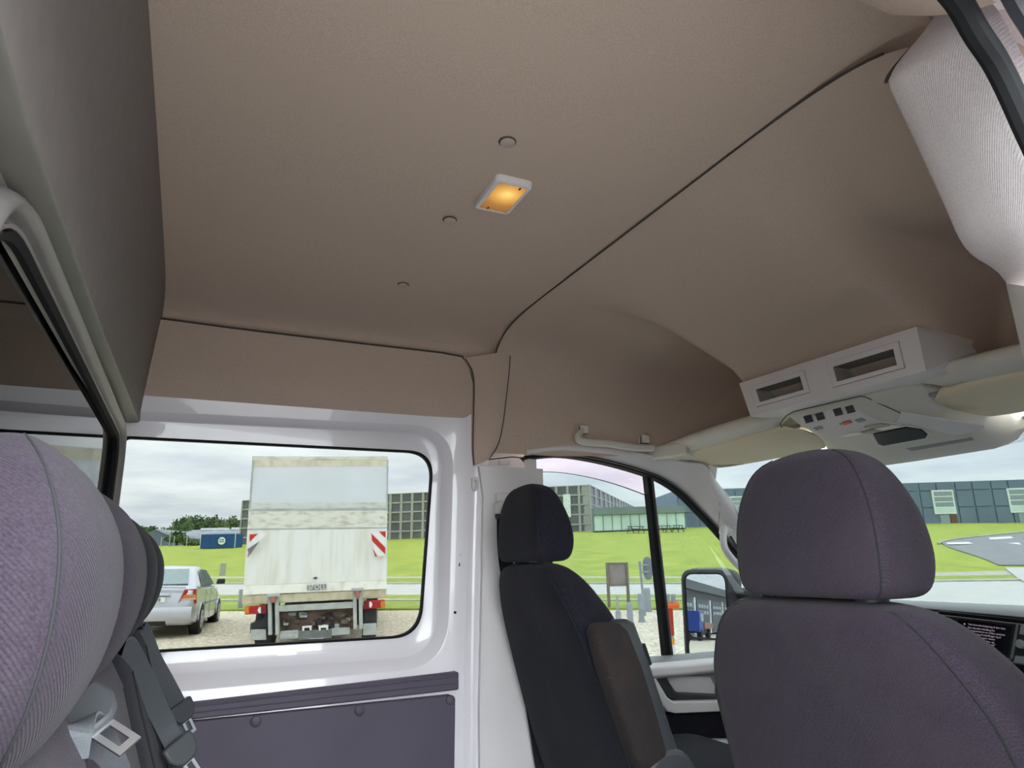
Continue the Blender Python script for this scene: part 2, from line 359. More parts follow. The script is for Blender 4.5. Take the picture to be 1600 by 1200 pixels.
MB().prism(q, (0, 0.05, 0)).build('lining_board', 'panel_dark', wl, 0.004)
for u, v in [(400, 1127), (562, 1110), (704, 1094)]:
    p = P(u, v, Y=2.006); m = MB(); m.tube([p + Vector((0, 0.004, 0)), p + Vector((0, -0.002, 0)), p + Vector((0, -0.004, 0)), p + Vector((0, -0.006, 0))], [0.0135, 0.0135, 0.011, 0.005], 20); m.build('screw_cap', 'panel_dark', wl)
for u, v, r in [(725, 738, .004), (719, 809, .0042), (721, 824, .005), (718, 866, .0045), (711, 957, .0042)]:
    p = P(u, v, Y=YP); MB().disc(p + Vector((0, 0.003, 0)), (0, -1, 0), r, 0.0042, 14).build('hole', 'black', wl)
p = P(716, 882, Y=YP); MB().box(p - Vector((.0055, 0.001, .005)), p + Vector((.0055, .003, .005))).build('hole', 'black', wl)
# B pillar: painted post, cloth trim above, plastic cover below
m = MB(); zz = [0.5, 0.33, 0.2, 0.0, -0.2, -0.35, -0.5, -0.8, FLOOR]
ex = [P(738, 655, Y=2.02).x, 0.80, 0.797, 0.79, 0.785, 0.782, 0.782, 0.785, 0.79]
m.grid([[(x - 0.012, yw(z, 2.03), z), (x + 0.0, yw(z, 2.018), z), (x + 0.022, yw(z, 2.012), z), (x + 0.05, yw(z, 2.03), z), (x + 0.07, yw(z, 2.06), z)] for x, z in zip(ex, zz)]); m.build('pillar_post', 'paint', wl, sharp=60)
lft = smooth_path([P(727, 560, Y=1.985), P(738, 580, Y=1.985), P(741, 604, Y=1.99), P(740, 650, Y=2.0), P(739, 700, Y=2.005), P(741, 727, Y=2.01)], 5)
rgt = smooth_path([P(797, 549, Y=1.985), P(796, 575, Y=1.985), P(791, 620, Y=1.985), P(786, 660, Y=1.99), P(778, 695, Y=1.995), P(764, 718, Y=2.0)], 5)
m = MB(); rows = []
for a, b in zip(resample(lft, 20), resample(rgt, 20)):
    rows.append([a.lerp(b, t) + Vector((0, d, 0)) for t, d in ((0, 0.03), (0.0, 0.0), (0.12, -0.006), (0.35, -0.0075), (0.65, -0.0075), (0.88, -0.006), (1, 0), (1.0, 0.03))])
m.grid(rows); m.build('pillar_cloth', 'headliner', wl, sharp=60)
m = MB(); m.tube(lft, 0.002, 6); m.build('joint', 'groove', wl)
m = MB(); m.tube(rgt + [P(800, 714, Y=2.0), P(838, 717, Y=2.0)], 0.002, 6); m.build('joint', 'groove', wl)
# plastic cover of the post
pc = [P(750, 728, Y=1.992), P(766, 720, Y=1.992), P(800, 716, Y=1.992), P(836, 720, Y=1.992)]
x1 = P(836, 800, Y=1.992).x
m = MB(); rows = []
for z, xl in [(pc[0].z, pc[0].x), (0.2, .822), (0.0, .818), (-.2, .812), (-.4, .808), (-.6, .812), (-.85, .82), (FLOOR, .83)]:
    y = yw(z, 1.992); zt = [0.010, 0.022, 0.024, 0.022] if z > 0.3 else [0] * 4
    rows.append([(xl, y + 0.05, z), (xl, y + 0.006, z), (xl + 0.01, y, z + zt[0]), (xl + 0.07, y - 0.006, z + zt[1]), (xl + 0.13, y - 0.004, z + zt[2]), (max(x1, 1.03), y + 0.002, z + zt[3]), (max(x1, 1.03) + 0.005, y + 0.05, z)])
m.grid(rows); m.build('pillar_cover', 'plastic', wl, sharp=50)
plate('cover_cap', [(781, 719), (798, 719), (798, 726), (781, 726)], 1.985, 0.01, 'plastic', wl, 0.002)
plate('hook', [(738, 747), (746, 744), (749, 752), (748, 764), (742, 768), (738, 762)], 2.006, 0.012, 'plastic', wl, 0.003)
m = MB(); p = P(742, 757, Y=2.004); m.tube([p + Vector((0, 0, .012)), p + Vector((.003, -.006, .004)), p + Vector((.003, -.006, -.006)), p + Vector((0, 0, -.010))], 0.0028, 8); m.build('hook_loop', 'plastic', wl)

# side window glass
w1 = thing('window_1', (0.25, 2.07, 0.05), kind='structure')
n = len(lc); m = MB()
gl_in = [(x, 2.078, z) for x, z in lc]; gl_out = [(x, 2.083, z) for x, z in lc]
m.loft([gl_in, gl_out]); m.build('pane', 'glass_rear', w1)
cx = sum(x for x, z in lc) / n; cz = sum(z for x, z in lc) / n
m = MB(); inn = [(x + (cx - x) * 0.012, z + (cz - z) * 0.022) for x, z in lc]
m.loft([[(x, 2.060, z) for x, z in lc], [(x, 2.060, z) for x, z in inn], [(x, 2.0775, z) for x, z in inn], [(x, 2.0775, z) for x, z in lc]], cap=False); m.build('seal', 'rubber', w1)
# outer skin of the left side below and above the windows
m = MB(); m.grid([[(x, y, z) for y, z in ((2.20, 0.47), (2.21, 0.37), (2.135, 0.36))] for x in (-0.3, 0.95)]); m.build('outer_skin', 'paint', wl)
m = MB(); m.grid([[(x, y, z) for y, z in ((2.14, -0.22), (2.22, -0.24), (2.26, -0.5), (2.25, -1.3))] for x in (-0.3, 0.95)]); m.build('outer_skin', 'paint', wl)
m = MB(); m.grid([[(x, y, z) for y, z in ((2.07, 0.37), (2.2, 0.40), (2.2, 0.5))] for x in (-0.3, 0.75)]); m.build('outer_skin', 'paint', wl)
m = MB(); m.add([(0.68, 2.09, -1.2), (1.03, 2.09, -1.2), (1.03, 2.09, 0.5), (0.68, 2.09, 0.5)], [(0, 1, 2, 3)]); m.build('outer_skin', 'paint', wl)

# ---------------------------------------------------------------- bulkhead behind the bench
wb = thing('wall_back', (-0.16, YC, FLOOR), kind='structure')
XB = lambda z: interp(-z, [(-0.745, -0.115), (-0.40, -0.148)])      # upper panel leans back towards its foot
y0b, y1b = 0.40, 2.03
zE = lambda y: interp(y, [(0.4, 0.366), (0.6, 0.352), (1.2, 0.355), (2.05, 0.385)])
ys = [0.36, 0.42, 0.5, 0.6, 0.75, 0.95, 1.2, 1.5, 1.75, 1.95, 2.06]
m = MB(); m.grid([[(XB(z if z else zE(y)), y, z or zE(y)) for y in ys] for z in (0.745, 0.60, 0.45, 0)]); m.build('upper_panel', 'bulkhead', wb, sharp=50)
m = MB(); m.grid([[(-0.148, y, zE(y)) for y in ys], [(-0.152, y, zE(y) - 0.003) for y in ys], [(-0.183, y, zE(y) - 0.006) for y in ys], [(-0.187, y, zE(y) - 0.012) for y in ys], [(-0.187, y, zE(y) - 0.05) for y in ys]])
m.build('step', 'bulkhead_band', wb, sharp=40)
# lower sheet with the window opening: outline, moulding, seal
def yzq(y0, y1, z0, z1, r): return rquad([(y0, z1), (y1, z1), (y1, z0), (y0, z0)], r, 10)
Q0 = yzq(0.36, 2.06, FLOOR, 0.365, 0.001); Q1 = yzq(0.61, 1.985, -0.14, 0.352, [.17, .10, .10, .17]); Q2 = yzq(0.635, 1.965, -0.12, 0.336, [.155, .09, .09, .155]); Q3 = yzq(0.655, 1.945, -0.10, 0.320, [.14, .075, .075, .14])
rg = lambda q, x: [(x, y, z) for y, z in q]
m = MB(); m.loft([rg(Q0, -0.187), rg(Q1, -0.187)], cap=False); m.build('sheet', 'bulkhead_band', wb)
lp = lambda a, b, t: [Vector(p).lerp(Vector(q), t) for p, q in zip(a, b)]
m = MB(); m.loft([rg(Q1, -0.190), rg(Q1, -0.180), rg(lp(Q1, Q2, .2), -0.170), rg(lp(Q1, Q2, .55), -0.164), rg(lp(Q1, Q2, .9), -0.167), rg(Q2, -0.175), rg(lp(Q2, Q3, .2), -0.183), rg(lp(Q2, Q3, .4), -0.183), rg(lp(Q2, Q3, .6), -0.176), rg(lp(Q2, Q3, .85), -0.177), rg(Q3, -0.187)], cap=False)
m.build('window_moulding', 'frame_moulding', wb, sharp=60)
w2 = thing('window_2', (-0.18, YC, 0.1), kind='structure')
m = MB(); m.loft([rg(lp(Q2, Q3, .8), -0.190), rg(lp(Q2, Q3, .8), -0.195)]); m.build('pane', 'glass_dark', w2)
Q4 = yzq(0.663, 1.937, -0.092, 0.312, [.135, .07, .07, .135])
m = MB(); m.loft([rg(Q3, -0.176), rg(Q4, -0.180), rg(Q4, -0.1895), rg(Q3, -0.1895)], cap=False); m.build('seal', 'rubber', w2)
# loading space behind the bulkhead: dark closed box
m = MB(); m.add([(-2.6, 0.3, FLOOR), (-2.6, 2.15, FLOOR), (-2.6, 2.15, 0.78), (-2.6, 0.3, 0.78), (-0.25, 0.3, FLOOR), (-0.25, 2.15, FLOOR), (-0.25, 2.15, 0.78), (-0.25, 0.3, 0.78)], [(0, 1, 2, 3), (0, 1, 5, 4), (1, 2, 6, 5), (2, 3, 7, 6), (3, 0, 4, 7)])
m.build('load_space_lining', mat('load_space', (0.16, 0.16, 0.16), 0.8, var=0.2, vscale=3), wb)

# ---------------------------------------------------------------- right wall: door header, B pillar, rear body side
wr = thing('wall_right', (0.3, 0.35, FLOOR), kind='structure')
hdr = [(0.436, 0.66), (0.425, 0.63), (0.40, 0.585), (0.36, 0.55), (0.325, 0.525), (0.30, 0.515)]
m = MB(); m.grid([[(x, y, z) for y, z in hdr] for x in (-0.35, 0.0, 0.35, 0.60, 0.66)]); m.build('door_header_trim', 'headliner', wr, sharp=60)
# pillar cloth: from the roof joint down to the cover, between door seal and cab
inn = smooth_path([P(1478, 18, Y=0.452), P(1440, 62, Y=0.462), P(1390, 122, Y=0.47), P(1395, 150, Y=0.475), P(1422, 205, Y=0.475), P(1448, 262, Y=0.475), P(1475, 320, Y=0.475), P(1498, 372, Y=0.475), P(1520, 400, Y=0.475), P(1562, 425, Y=0.472), P(1584, 452, Y=0.468)], 4)
otr = smooth_path([P(1478, 14, Y=0.40), P(1500, 14, Y=0.375), P(1518, 30, Y=0.345), P(1545, 80, Y=0.335), P(1570, 135, Y=0.33), P(1592, 190, Y=0.327), P(1615, 250, Y=0.325), P(1632, 300, Y=0.325), P(1650, 370, Y=0.325), P(1660, 410, Y=0.325), P(1668, 450, Y=0.325)], 4)
a_, b_ = resample(inn, 40), resample(otr, 40); rows = []
for p, q in zip(a_, b_):
    dn = Vector((-0.010, 0.006, 0))
    rows.append([p + Vector((0.10, -0.06, 0)), p + Vector((0.03, -0.002, 0)), p, p.lerp(q, 0.10) + dn * .7, p.lerp(q, 0.3) + dn, p.lerp(q, 0.7) + dn, p.lerp(q, 0.93) + dn * .6, q, q + Vector((0.01, -0.02, 0))])
m = MB(); m.grid(rows); m.build('pillar_cloth', 'pillar_cloth', wr, sharp=70)
m = MB(); m.tube([p + Vector((-0.003, 0, 0.001)) for p in inn[:10]], 0.0022, 6); m.build('joint', 'groove', wr)
# plastic cover below the cloth
m = MB(); rows = []
for z, xi, xo in [(0.345, .925, .672), (0.15, .93, .68), (-0.1, .935, .69), (-0.4, .93, .70), (-0.8, .93, .70), (FLOOR, .93, .70)]:
    dz = .10 if z > .3 else 0
    rows.append([(xi + .15, 0.40, z), (xi + .01, 0.466, z), (xi - .01, 0.470, z), (xi - .05, 0.455, z - dz * .25), (xo + .03, 0.345, z - dz), (xo, 0.325, z - dz), (xo + .005, 0.30, z - dz)])
m.grid(rows); m.build('pillar_cover', 'plastic', wr, sharp=60)
# door seals round the opening
sp = smooth_path([(-0.4, 0.292, 0.512), (0.2, 0.292, 0.512), (0.50, 0.292, 0.508), (0.575, 0.295, 0.492), (0.615, 0.30, 0.462), P(1560, 105, Y=0.305), P(1600, 190, Y=0.305), P(1640, 290, Y=0.305), Vector((0.675, 0.305, 0.2)), Vector((0.69, 0.305, -0.3)), Vector((0.69, 0.305, FLOOR))], 5)
m = MB(); m.tube(sp, 0.011, 10); m.build('door_seal', 'rubber', wr)
sp2 = [p + Vector((0.022, -0.03, 0.012)) for p in sp]
m = MB(); m.tube(sp2, 0.012, 8); m.build('seal_carrier', mat('seal_carrier', (0.05, 0.048, 0.06), 0.4, var=0.1), wr)
m = MB(); m.grid([[p + Vector((0.03, -0.05, 0.02)) for p in sp], [p + Vector((0.06, -0.09, 0.03)) for p in sp], [p + Vector((0.14, -0.10, 0.06)) for p in sp]]); m.build('door_frame', 'paint', wr)
# body side behind the opening and ahead of it
m = MB(); m.grid([[(x, y, z) for y, z in ((0.26, 0.5), (0.22, 0.3), (0.20, -0.2), (0.20, -1.3))] for x in (-2.6, -0.45)]); m.build('rear_side', 'paint', wr)
m = MB(); m.add([(-0.45, 0.20, -1.3), (-0.45, 0.36, -1.3), (-0.45, 0.36, 0.5), (-0.45, 0.20, 0.5)], [(0, 1, 2, 3)]); m.build('door_jamb', 'paint', wr)
m = MB(); m.add([(-0.45, 0.36, -1.2), (-0.18, 0.38, -1.2), (-0.18, 0.38, 0.75), (-0.45, 0.36, 0.75)], [(0, 1, 2, 3)]); m.build('rear_post', 'paint', wr)
# floor
fl = thing('floor', (0.8, YC, FLOOR), kind='structure')
MB().box((-2.6, 0.22, FLOOR - 0.05), (2.6, 2.24, FLOOR)).build('floor_mat', mat('floor_mat', (0.05, 0.05, 0.055), 0.85, var=0.2, vscale=30, bump=0.3, bscale=200), fl)
# ---------------------------------------------------------------- driver's door, A pillar, windscreen
K1 = smooth_path([P(822, 712, Y=2.03), P(870, 707, Y=2.03), P(917, 712, Y=2.03), P(964, 722, Y=2.03), P(1011, 736, Y=2.03), P(1039, 748, Y=2.03), P(1067, 767, Y=2.03), P(1095, 795, Y=2.03), P(1122, 824, Y=2.03), P(1160, 870, Y=2.03), P(1200, 925, Y=2.03), P(1240, 985, Y=2.03)], 5)
K2 = smooth_path([P(822, 704, Y=2.012), P(880, 697, Y=2.012), P(940, 698, Y=2.010), P(1000, 708, Y=2.0), P(1040, 717, Y=1.985), P(1075, 723, Y=1.96), P(1103, 727, Y=1.93), P(1114, 750, Y=1.93), P(1138, 780, Y=1.935), P(1164, 814, Y=1.94), P(1200, 862, Y=1.945), P(1245, 925, Y=1.95)], 5)
ka, kb = resample(K1, 50), resample(K2, 50)
m = MB(); rows = []
for i, (a, b) in enumerate(zip(ka, kb)):
    f = sst(i, 18, 30); o_ = Vector((-0.012, -0.022, -0.004)) * f + Vector((0, -0.006, -0.004)) * (1 - f)
    rows.append([a + Vector((0, 0.03, 0)), a, a.lerp(b, .2) + o_ * .6, a.lerp(b, .5) + o_, a.lerp(b, .8) + o_ * .7, b, b + Vector((0.02, 0.015, 0.01))])
m.grid(rows)
apil = thing('trim_1', (1.7, 2.0, -0.1), kind='structure')
m.build('pillar_lining', 'plastic', apil, sharp=60)
m = MB(); q = ka[34]; m.tube([ka[31].lerp(kb[30], t) + Vector((-0.012, -0.022, -0.004)) * (4 * t * (1 - t)) * .95 for t in (0.05, .3, .6, .95)], 0.0009, 5); m.build('joint', 'groove', apil)
d1 = thing('door_1', (1.4, 2.03, FLOOR), kind='structure')
# window frame seal along the curved top
m = MB(); rows = []
for a in ka:
    dn = (Vector((1.35, 2.03, -0.1)) - a).normalized()
    rows.append([a + Vector((0, 0.0, 0)), a + dn * 0.003 + Vector((0, -.004, 0)), a + dn * 0.013 + Vector((0, 0.002, 0)), a + dn * 0.016 + Vector((0, .03, 0)), a + Vector((0, .03, 0))])
m.loft(rows); m.build('window_seal', 'rubber', d1)
m = MB(); m.tube([a + (Vector((1.35, 2.03, -0.1)) - a).normalized() * 0.006 + Vector((0, -0.004, 0)) for a in ka[4:]], 0.0025, 6); m.build('seal_lip', 'plastic_dark', d1)
# divider bar
a0, a1 = P(1014.8, 736, Y=2.045), P(1047, 1030, Y=2.045)
m = MB(); m.loft([[p + Vector((dx, dy, 0)) for dx, dy in ((-.012 * k, 0), (.012 * k, 0), (.014 * k, .03), (-.014 * k, .03))] for p, k in ((a0, .95), (a1, 1.1))]); m.build('window_divider', 'rubber', d1, bevel=0.003)
m = MB(); m.tube([a0 + Vector((0.006, -0.002, 0)), a1 + Vector((0.008, -0.002, 0))], 0.005, 8); m.build('divider_edge', 'plastic_dark', d1)
# rear upright of the door frame
MB().prism([P(824, 703, Y=2.035), P(838, 703, Y=2.035), P(848, 1035, Y=2.04), P(838, 1035, Y=2.04)], (0, 0.03, 0)).build('frame_upright', 'plastic', d1, 0.003)
w3 = thing('window_3', (1.3, 2.07, -0.1), kind='structure')
arc = smooth_path([P(836, 737, Y=2.07), P(880, 739, Y=2.07), P(930, 748, Y=2.07), P(975, 761, Y=2.07), P(1020, 778, Y=2.07)], 5)
low = [P(1049, 1034, Y=2.07), P(836, 1034, Y=2.07)]
MB().prism(arc + low, (0, 0.004, 0)).build('pane', 'glass', w3)
topk = [a + Vector((0, 0.04, 0)) for a in ka if a.x < a0.x + .02]
arc2 = [p + Vector((0, 0.012, 0.002)) for p in arc]
MB().prism([p + Vector((0, 0.01, 0)) for p in topk] + arc2[::-1], (0, 0.003, 0)).build('gap_tint_pane', 'gap_tint', w3)  # added pane over the open gap above the lowered glass, dims the sky
m = MB(); m.tube([p + Vector((0, -0.001, 0)) for p in arc], 0.0012, 5); m.build('pane_edge', mat('glass_edge', (0.12, 0.16, 0.17), 0.3, var=0.1), w3)
w4 = thing('window_4', (1.7, 2.07, -0.1), kind='structure')
tk = [Vector((a.x, 2.07, a.z)) for a in ka if a.x > a0.x + 0.005]
MB().prism([P(1017, 745, Y=2.07)] + tk + [Vector((tk[-1].x, 2.07, -0.33)), P(1049, 1034, Y=2.07)], (0, 0.004, 0)).build('pane', 'glass', w4)
# inner door panel
ZS = P(1040, 1027, Y=2.03).z
m = MB(); xs = (1.0, 1.3, 1.6, 2.05)
sec = [(2.06, ZS + 0.002), (2.03, ZS + 0.004), (1.995, ZS - 0.004), (1.975, ZS - 0.012)]
m.grid([[(x, y, z) for y, z in sec] for x in xs]); m.build('sill', 'plastic_mid', d1, sharp=60)
def bar(name, secs, x0, x1, mt, bev=0.004): return MB().loft([[(x, y, z) for y, z in secs] for x in (x0, x1)]).build(name, mt, d1, bev, 3)
z_ = lambda v, Y, u=1060: P(u, v, Y=Y).z
bar('armrest_rail', [(2.03, z_(1037, 1.95) + .004), (1.955, z_(1036, 1.95)), (1.935, z_(1041, 1.935)), (1.935, z_(1054, 1.935)), (1.97, z_(1057, 1.97)), (2.03, z_(1057, 1.97))], P(1012, 1040, Y=1.935).x, 2.0, 'plastic', 0.006)
MB().prism([(1.0, 2.02, ZS - .012), (2.0, 2.02, ZS - .012), (2.0, 2.02, FLOOR + 0.06), (1.0, 2.02, FLOOR + 0.06)], (0, 0.02, 0)).build('panel_skin', 'plastic_mid', d1)
MB().prism([P(1026, 1058, Y=1.975), P(1041, 1058, Y=1.975), P(1053, 1080, Y=1.965), P(1064, 1084, Y=1.965), P(1130, 1088, Y=1.965), P(1130, 1096, Y=1.965), P(1060, 1094, Y=1.965), P(1046, 1091, Y=1.965)], (0, 0.03, 0)).build('door_handle', 'plastic_dark', d1, 0.004)
MB().prism([P(1042, 1057, Y=2.005), P(1110, 1057, Y=2.005), P(1125, 1085, Y=2.005), P(1056, 1082, Y=2.005)], (0, 0.012, 0)).build('handle_dish', 'plastic', d1, 0.004)
MB().prism([P(1014, 1056, Y=1.955), P(1024, 1056, Y=1.955), P(1044, 1090, Y=1.95), P(1052, 1096, Y=1.945), P(1180, 1093, Y=1.945), P(1180, 1110, Y=1.945), P(1056, 1115, Y=1.945), P(1044, 1112, Y=1.95), P(1032, 1096, Y=1.952)], (0, 0.07, 0)).build('grip_frame', 'plastic', d1, 0.006, 3)
MB().prism([P(1030, 1116, Y=1.99), P(1200, 1108, Y=1.99), P(1200, 1156, Y=1.99), P(1030, 1158, Y=1.99)], (0, 0.03, 0)).build('cloth_insert', 'seat_dark', d1, 0.004)
MB().prism([P(1030, 1158, Y=1.96), P(1200, 1156, Y=1.96), P(1200, 1172, Y=1.95), P(1030, 1175, Y=1.95)], (0, 0.07, 0)).build('pocket_rim', 'plastic', d1, 0.005)
m = MB(); m.grid([[(x, y, z) for y, z in ((2.075, ZS - .02), (2.2, ZS - .03), (2.25, -.6), (2.24, -1.3))] for x in (1.03, 2.0)]); m.build('outer_skin', 'paint', d1)
# A pillar grab handle
gh = thing('grab_handle', P(1150, 885, Y=1.97), 'pale grey plastic grab handle on the windscreen pillar', 'grab handle', 'grab handles of the cab')
pth = smooth_path([P(1131, 826, Y=1.985), P(1130, 842, Y=1.965), P(1133, 858, Y=1.955), P(1146, 876, Y=1.955), P(1164, 893, Y=1.96), P(1172, 898, Y=1.985)], 5)
m = MB(); m.tube(pth, [0.0165 if i < 3 else 0.0125 for i in range(len(pth))], 12); m.build('grip', 'plastic', gh)
m = MB(); m.tube(smooth_path([P(1141, 838, Y=1.975), P(1152, 856, Y=1.972), P(1168, 874, Y=1.972)], 5), 0.005, 8); m.build('bracket', 'plastic_dark', gh)
m = MB(); m.tube([P(1131, 826, Y=1.985), P(1140, 830, Y=1.99)], [0.019, 0.016], 12); m.build('foot', 'plastic', gh)

# windscreen
w5 = thing('window_5', (1.9, YC, 0), kind='structure')
def ws(s, t):                                 # s across -1..1, t from top to foot
    y = YC + s * 0.735; x = lerp(1.66, 2.07, t) + 0.16 * (1 - s * s); z = lerp(0.335, -0.32, t) - 0.015 * (1 - s * s) * (1 - t)
    return Vector((x, y, z))
m = MB(); m.grid([[ws(-1 + i / 10, t / 6) for i in range(21)] for t in range(7)]); m.build('pane', 'glass_screen', w5, solid=0.005)
# grey dotted border at the top of the windscreen
def dots(name):
    mm, t = nodes(name); n = t.nodes.new; l = t.links.new
    o = n('ShaderNodeOutputMaterial'); mx = n('ShaderNodeMixShader'); tr = n('ShaderNodeBsdfTransparent'); b = n('ShaderNodeBsdfDiffuse'); b.inputs[0].default_value = (.22, .24, .25, 1)
    tcx = n('ShaderNodeTexCoord'); vo = n('ShaderNodeTexVoronoi'); vo.inputs['Scale'].default_value = 420; vo.inputs['Randomness'].default_value = 0; l(tcx.outputs['Object'], vo.inputs['Vector'])
    g = n('ShaderNodeMath'); g.operation = 'GREATER_THAN'; g.inputs[1].default_value = .42; l(vo.outputs[0], g.inputs[0]); l(g.outputs[0], mx.inputs[0]); l(b.outputs[0], mx.inputs[1]); l(tr.outputs[0], mx.inputs[2]); l(mx.outputs[0], o.inputs[0])
    return mm
m = MB(); m.grid([[ws(-.45 + i / 10 * .9, t) - Vector((.004, 0, 0)) for i in range(11)] for t in (0.045, 0.085)]); m.build('dotted_border', dots('dotted_border'), w5)

# ---------------------------------------------------------------- overhead shelf, pockets, console
sh = thing('overhead_shelf', (1.6, YC, 0.4), 'pale grey overhead shelf across the cab with two open pockets', 'shelf')
m = MB(); secs = []
for i in range(25):
    y = lerp(0.45, 2.0, i / 24); s = abs(y - YC) / 0.775; xr = 1.50; lift = -0.02 * s ** 3; ct_ = 0.034 * (1 - sst(abs(y - YC), 0.17, 0.26))
    secs.append([(xr + 0.26, y, 0.43), (xr + 0.012, y, 0.424 + lift), (xr + 0.003, y, 0.418 + lift), (xr, y, 0.408 + lift), (xr + 0.004, y, 0.392 + lift + ct_ * .4), (xr + 0.02, y, 0.378 + lift + ct_ * .8), (xr + 0.05, y, 0.374 + lift + ct_), (xr + 0.06, y, 0.385 + ct_), (xr + 0.26, y, 0.375)])
m.loft(secs); m.build('shelf_board', 'plastic_warm', sh, sharp=50)
# widened landings at both ends and middle of the underside
for sgn in (1, -1):
    q = [(YC + sgn * a, x) for a, x in ((0.785, 1.46), (0.70, 1.495), (0.62, 1.505), (0.66, 1.56), (0.72, 1.68), (0.80, 1.70))]
    MB().prism([(x, y, 0.346) for y, x in q], (0, 0, 0.05)).build('end_bracket', 'plastic_warm', sh, 0.008, 3)
# pocket block
XF = 1.435
tl, tr_, br, bl = P(1155, 599, X=XF), P(1432, 510, X=XF), P(1447, 579, X=XF - 0.005), P(1173, 651, X=XF - 0.005)
def fq(s, t, d=0):
    a = tl.lerp(tr_, s); b = bl.lerp(br, s); return a.lerp(b, t) + Vector((d, 0, 0))
def st(u, v):                                 # face coordinates of an image point
    p = P(u, v, X=XF); s = 0.5; t = 0.5
    for _ in range(8):
        a = tl.lerp(bl, t); b = tr_.lerp(br, t); s = (p.y - a.y) / (b.y - a.y)
        a = tl.lerp(tr_, s); b = bl.lerp(br, s); t = (p.z - a.z) / (b.z - a.z)
    return s, t
pk = [[st(1175, 602), st(1260, 577), st(1266, 615), st(1181, 637)], [st(1293, 567), st(1407, 532), st(1416, 577), st(1301, 606)]]
rects = [(sum((q[0][0], q[3][0])) / 2, sum((q[1][0], q[2][0])) / 2, sum((q[0][1], q[1][1])) / 2, sum((q[2][1], q[3][1])) / 2) for q in pk]
def slab(mb, s0, s1, t0, t1, d0, d1):
    mb.hexa([fq(s0, t1, d0), fq(s1, t1, d0), fq(s1, t1, d1), fq(s0, t1, d1), fq(s0, t0, d0), fq(s1, t0, d0), fq(s1, t0, d1), fq(s0, t0, d1)])
m = MB(); ss = [0, rects[0][0], rects[0][1], rects[1][0], rects[1][1], 1]
tt0 = min(r[2] for r in rects); tt1 = max(r[3] for r in rects)
for a, b in ((0, 1), (2, 3), (4, 5)): slab(m, ss[a], ss[b], 0, 1, 0, 0.10)
for k in (0, 1):
    slab(m, rects[k][0], rects[k][1], 0, rects[k][2], 0, 0.10); slab(m, rects[k][0], rects[k][1], rects[k][3], 1, 0, 0.10)
m.build('pocket_block', 'plastic', sh)
for k, r in enumerate(rects):
    e_ = 0.004; s0, s1, t0, t1 = r[0] + e_, r[1] - e_, r[2] + .012, r[3] - .012; ws_, wt = 0.028, 0.13
    m = MB(); slab(m, s0, s0 + ws_, t0, t1, -.002, .02); slab(m, s1 - ws_, s1, t0, t1, -.002, .02); slab(m, s0 + ws_, s1 - ws_, t0, t0 + wt, -.002, .02); slab(m, s0 + ws_, s1 - ws_, t1 - wt * .8, t1, -.002, .02)
    o = m.build('pocket_frame', 'plastic', sh)
    m = MB(); a, b, c, d = s0 + ws_, s1 - ws_, t0 + wt, t1 - wt * .8
    f0 = [fq(a, c), fq(b, c), fq(b, d), fq(a, d)]; f1 = [fq(a + .01, c + .03, .20), fq(b - .01, c + .03, .20), fq(b - .01, d - .03, .20), fq(a + .01, d - .03, .20)]
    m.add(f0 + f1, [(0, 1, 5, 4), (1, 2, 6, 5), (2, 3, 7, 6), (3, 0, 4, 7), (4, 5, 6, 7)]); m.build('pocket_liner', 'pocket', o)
# right-hand cheek of the block, running forward to a point
ck = [tr_, br, P(1524, 548, X=1.62), P(1512, 541, X=1.62)]
m = MB(); m.add([tr_ + Vector((0, .0, 0)), br, P(1526, 549, X=1.60), P(1520, 543, X=1.62), tr_ + Vector((.2, .0, 0)), br + Vector((.2, .03, 0))], [(0, 1, 2, 3), (0, 3, 4), (1, 5, 2), (4, 3, 2, 5)]); m.build('block_cheek', 'plastic', sh)
m = MB(); m.add([tl, bl, Vector((1.60, tl.y + .03, .44)), Vector((1.60, tl.y, .50))], [(0, 1, 2, 3)]); m.build('block_cheek', 'plastic', sh)

# roof console under the shelf
rc = thing('roof_console', (1.65, YC, 0.33), 'pale grey roof console with vents, lamp lenses and dark sensor window', 'roof console')
pc0 = Vector((1.53, YC, 0.372)); pn = Vector((0.50, 0, 1)).normalized()
def cz(x): return 0.372 - 0.50 * (x - 1.53)
hw = [(1.50, 0.19), (1.53, 0.205), (1.58, 0.20), (1.66, 0.20), (1.74, 0.245), (1.80, 0.27)]
m = MB(); rings = []
for x in (1.505, 1.515, 1.54, 1.58, 1.62, 1.66, 1.70, 1.74, 1.77, 1.80, 1.815):
    h_ = interp(x, hw); z0 = cz(max(x, 1.52)) if x <= 1.77 else cz(1.77) + (x - 1.77) * .3
    if x == 1.505: z0 += 0.012
    rings.append([(x, YC - h_, .40), (x, YC - h_, z0 + .035), (x, YC - h_ + .03, z0 + .008), (x, YC - h_ + .05, z0), (x, YC, z0 - .002), (x, YC + h_ - .05, z0), (x, YC + h_ - .03, z0 + .008), (x, YC + h_, z0 + .035), (x, YC + h_, .40)])
m.loft(rings); m.build('console_shell', 'plastic_warm', rc, sharp=45)
def onc(u, v, d=0): return Ppl(u, v, pc0 - pn * d, pn)
def cplate(name, pix, d, th, mt, bev=0.0, parent=None):
    return MB().prism([onc(u, v, d) for u, v in pix], pn * th).build(name, mt, parent or rc, bev)
m = MB(); m.tube([onc(u, v, .001) for u, v in [(1221, 668), (1219, 662), (1228, 650), (1240, 643), (1344, 619), (1352, 620), (1375, 631), (1402, 643), (1425, 655)]], 0.0013, 5); m.build('module_joint', 'groove', rc)
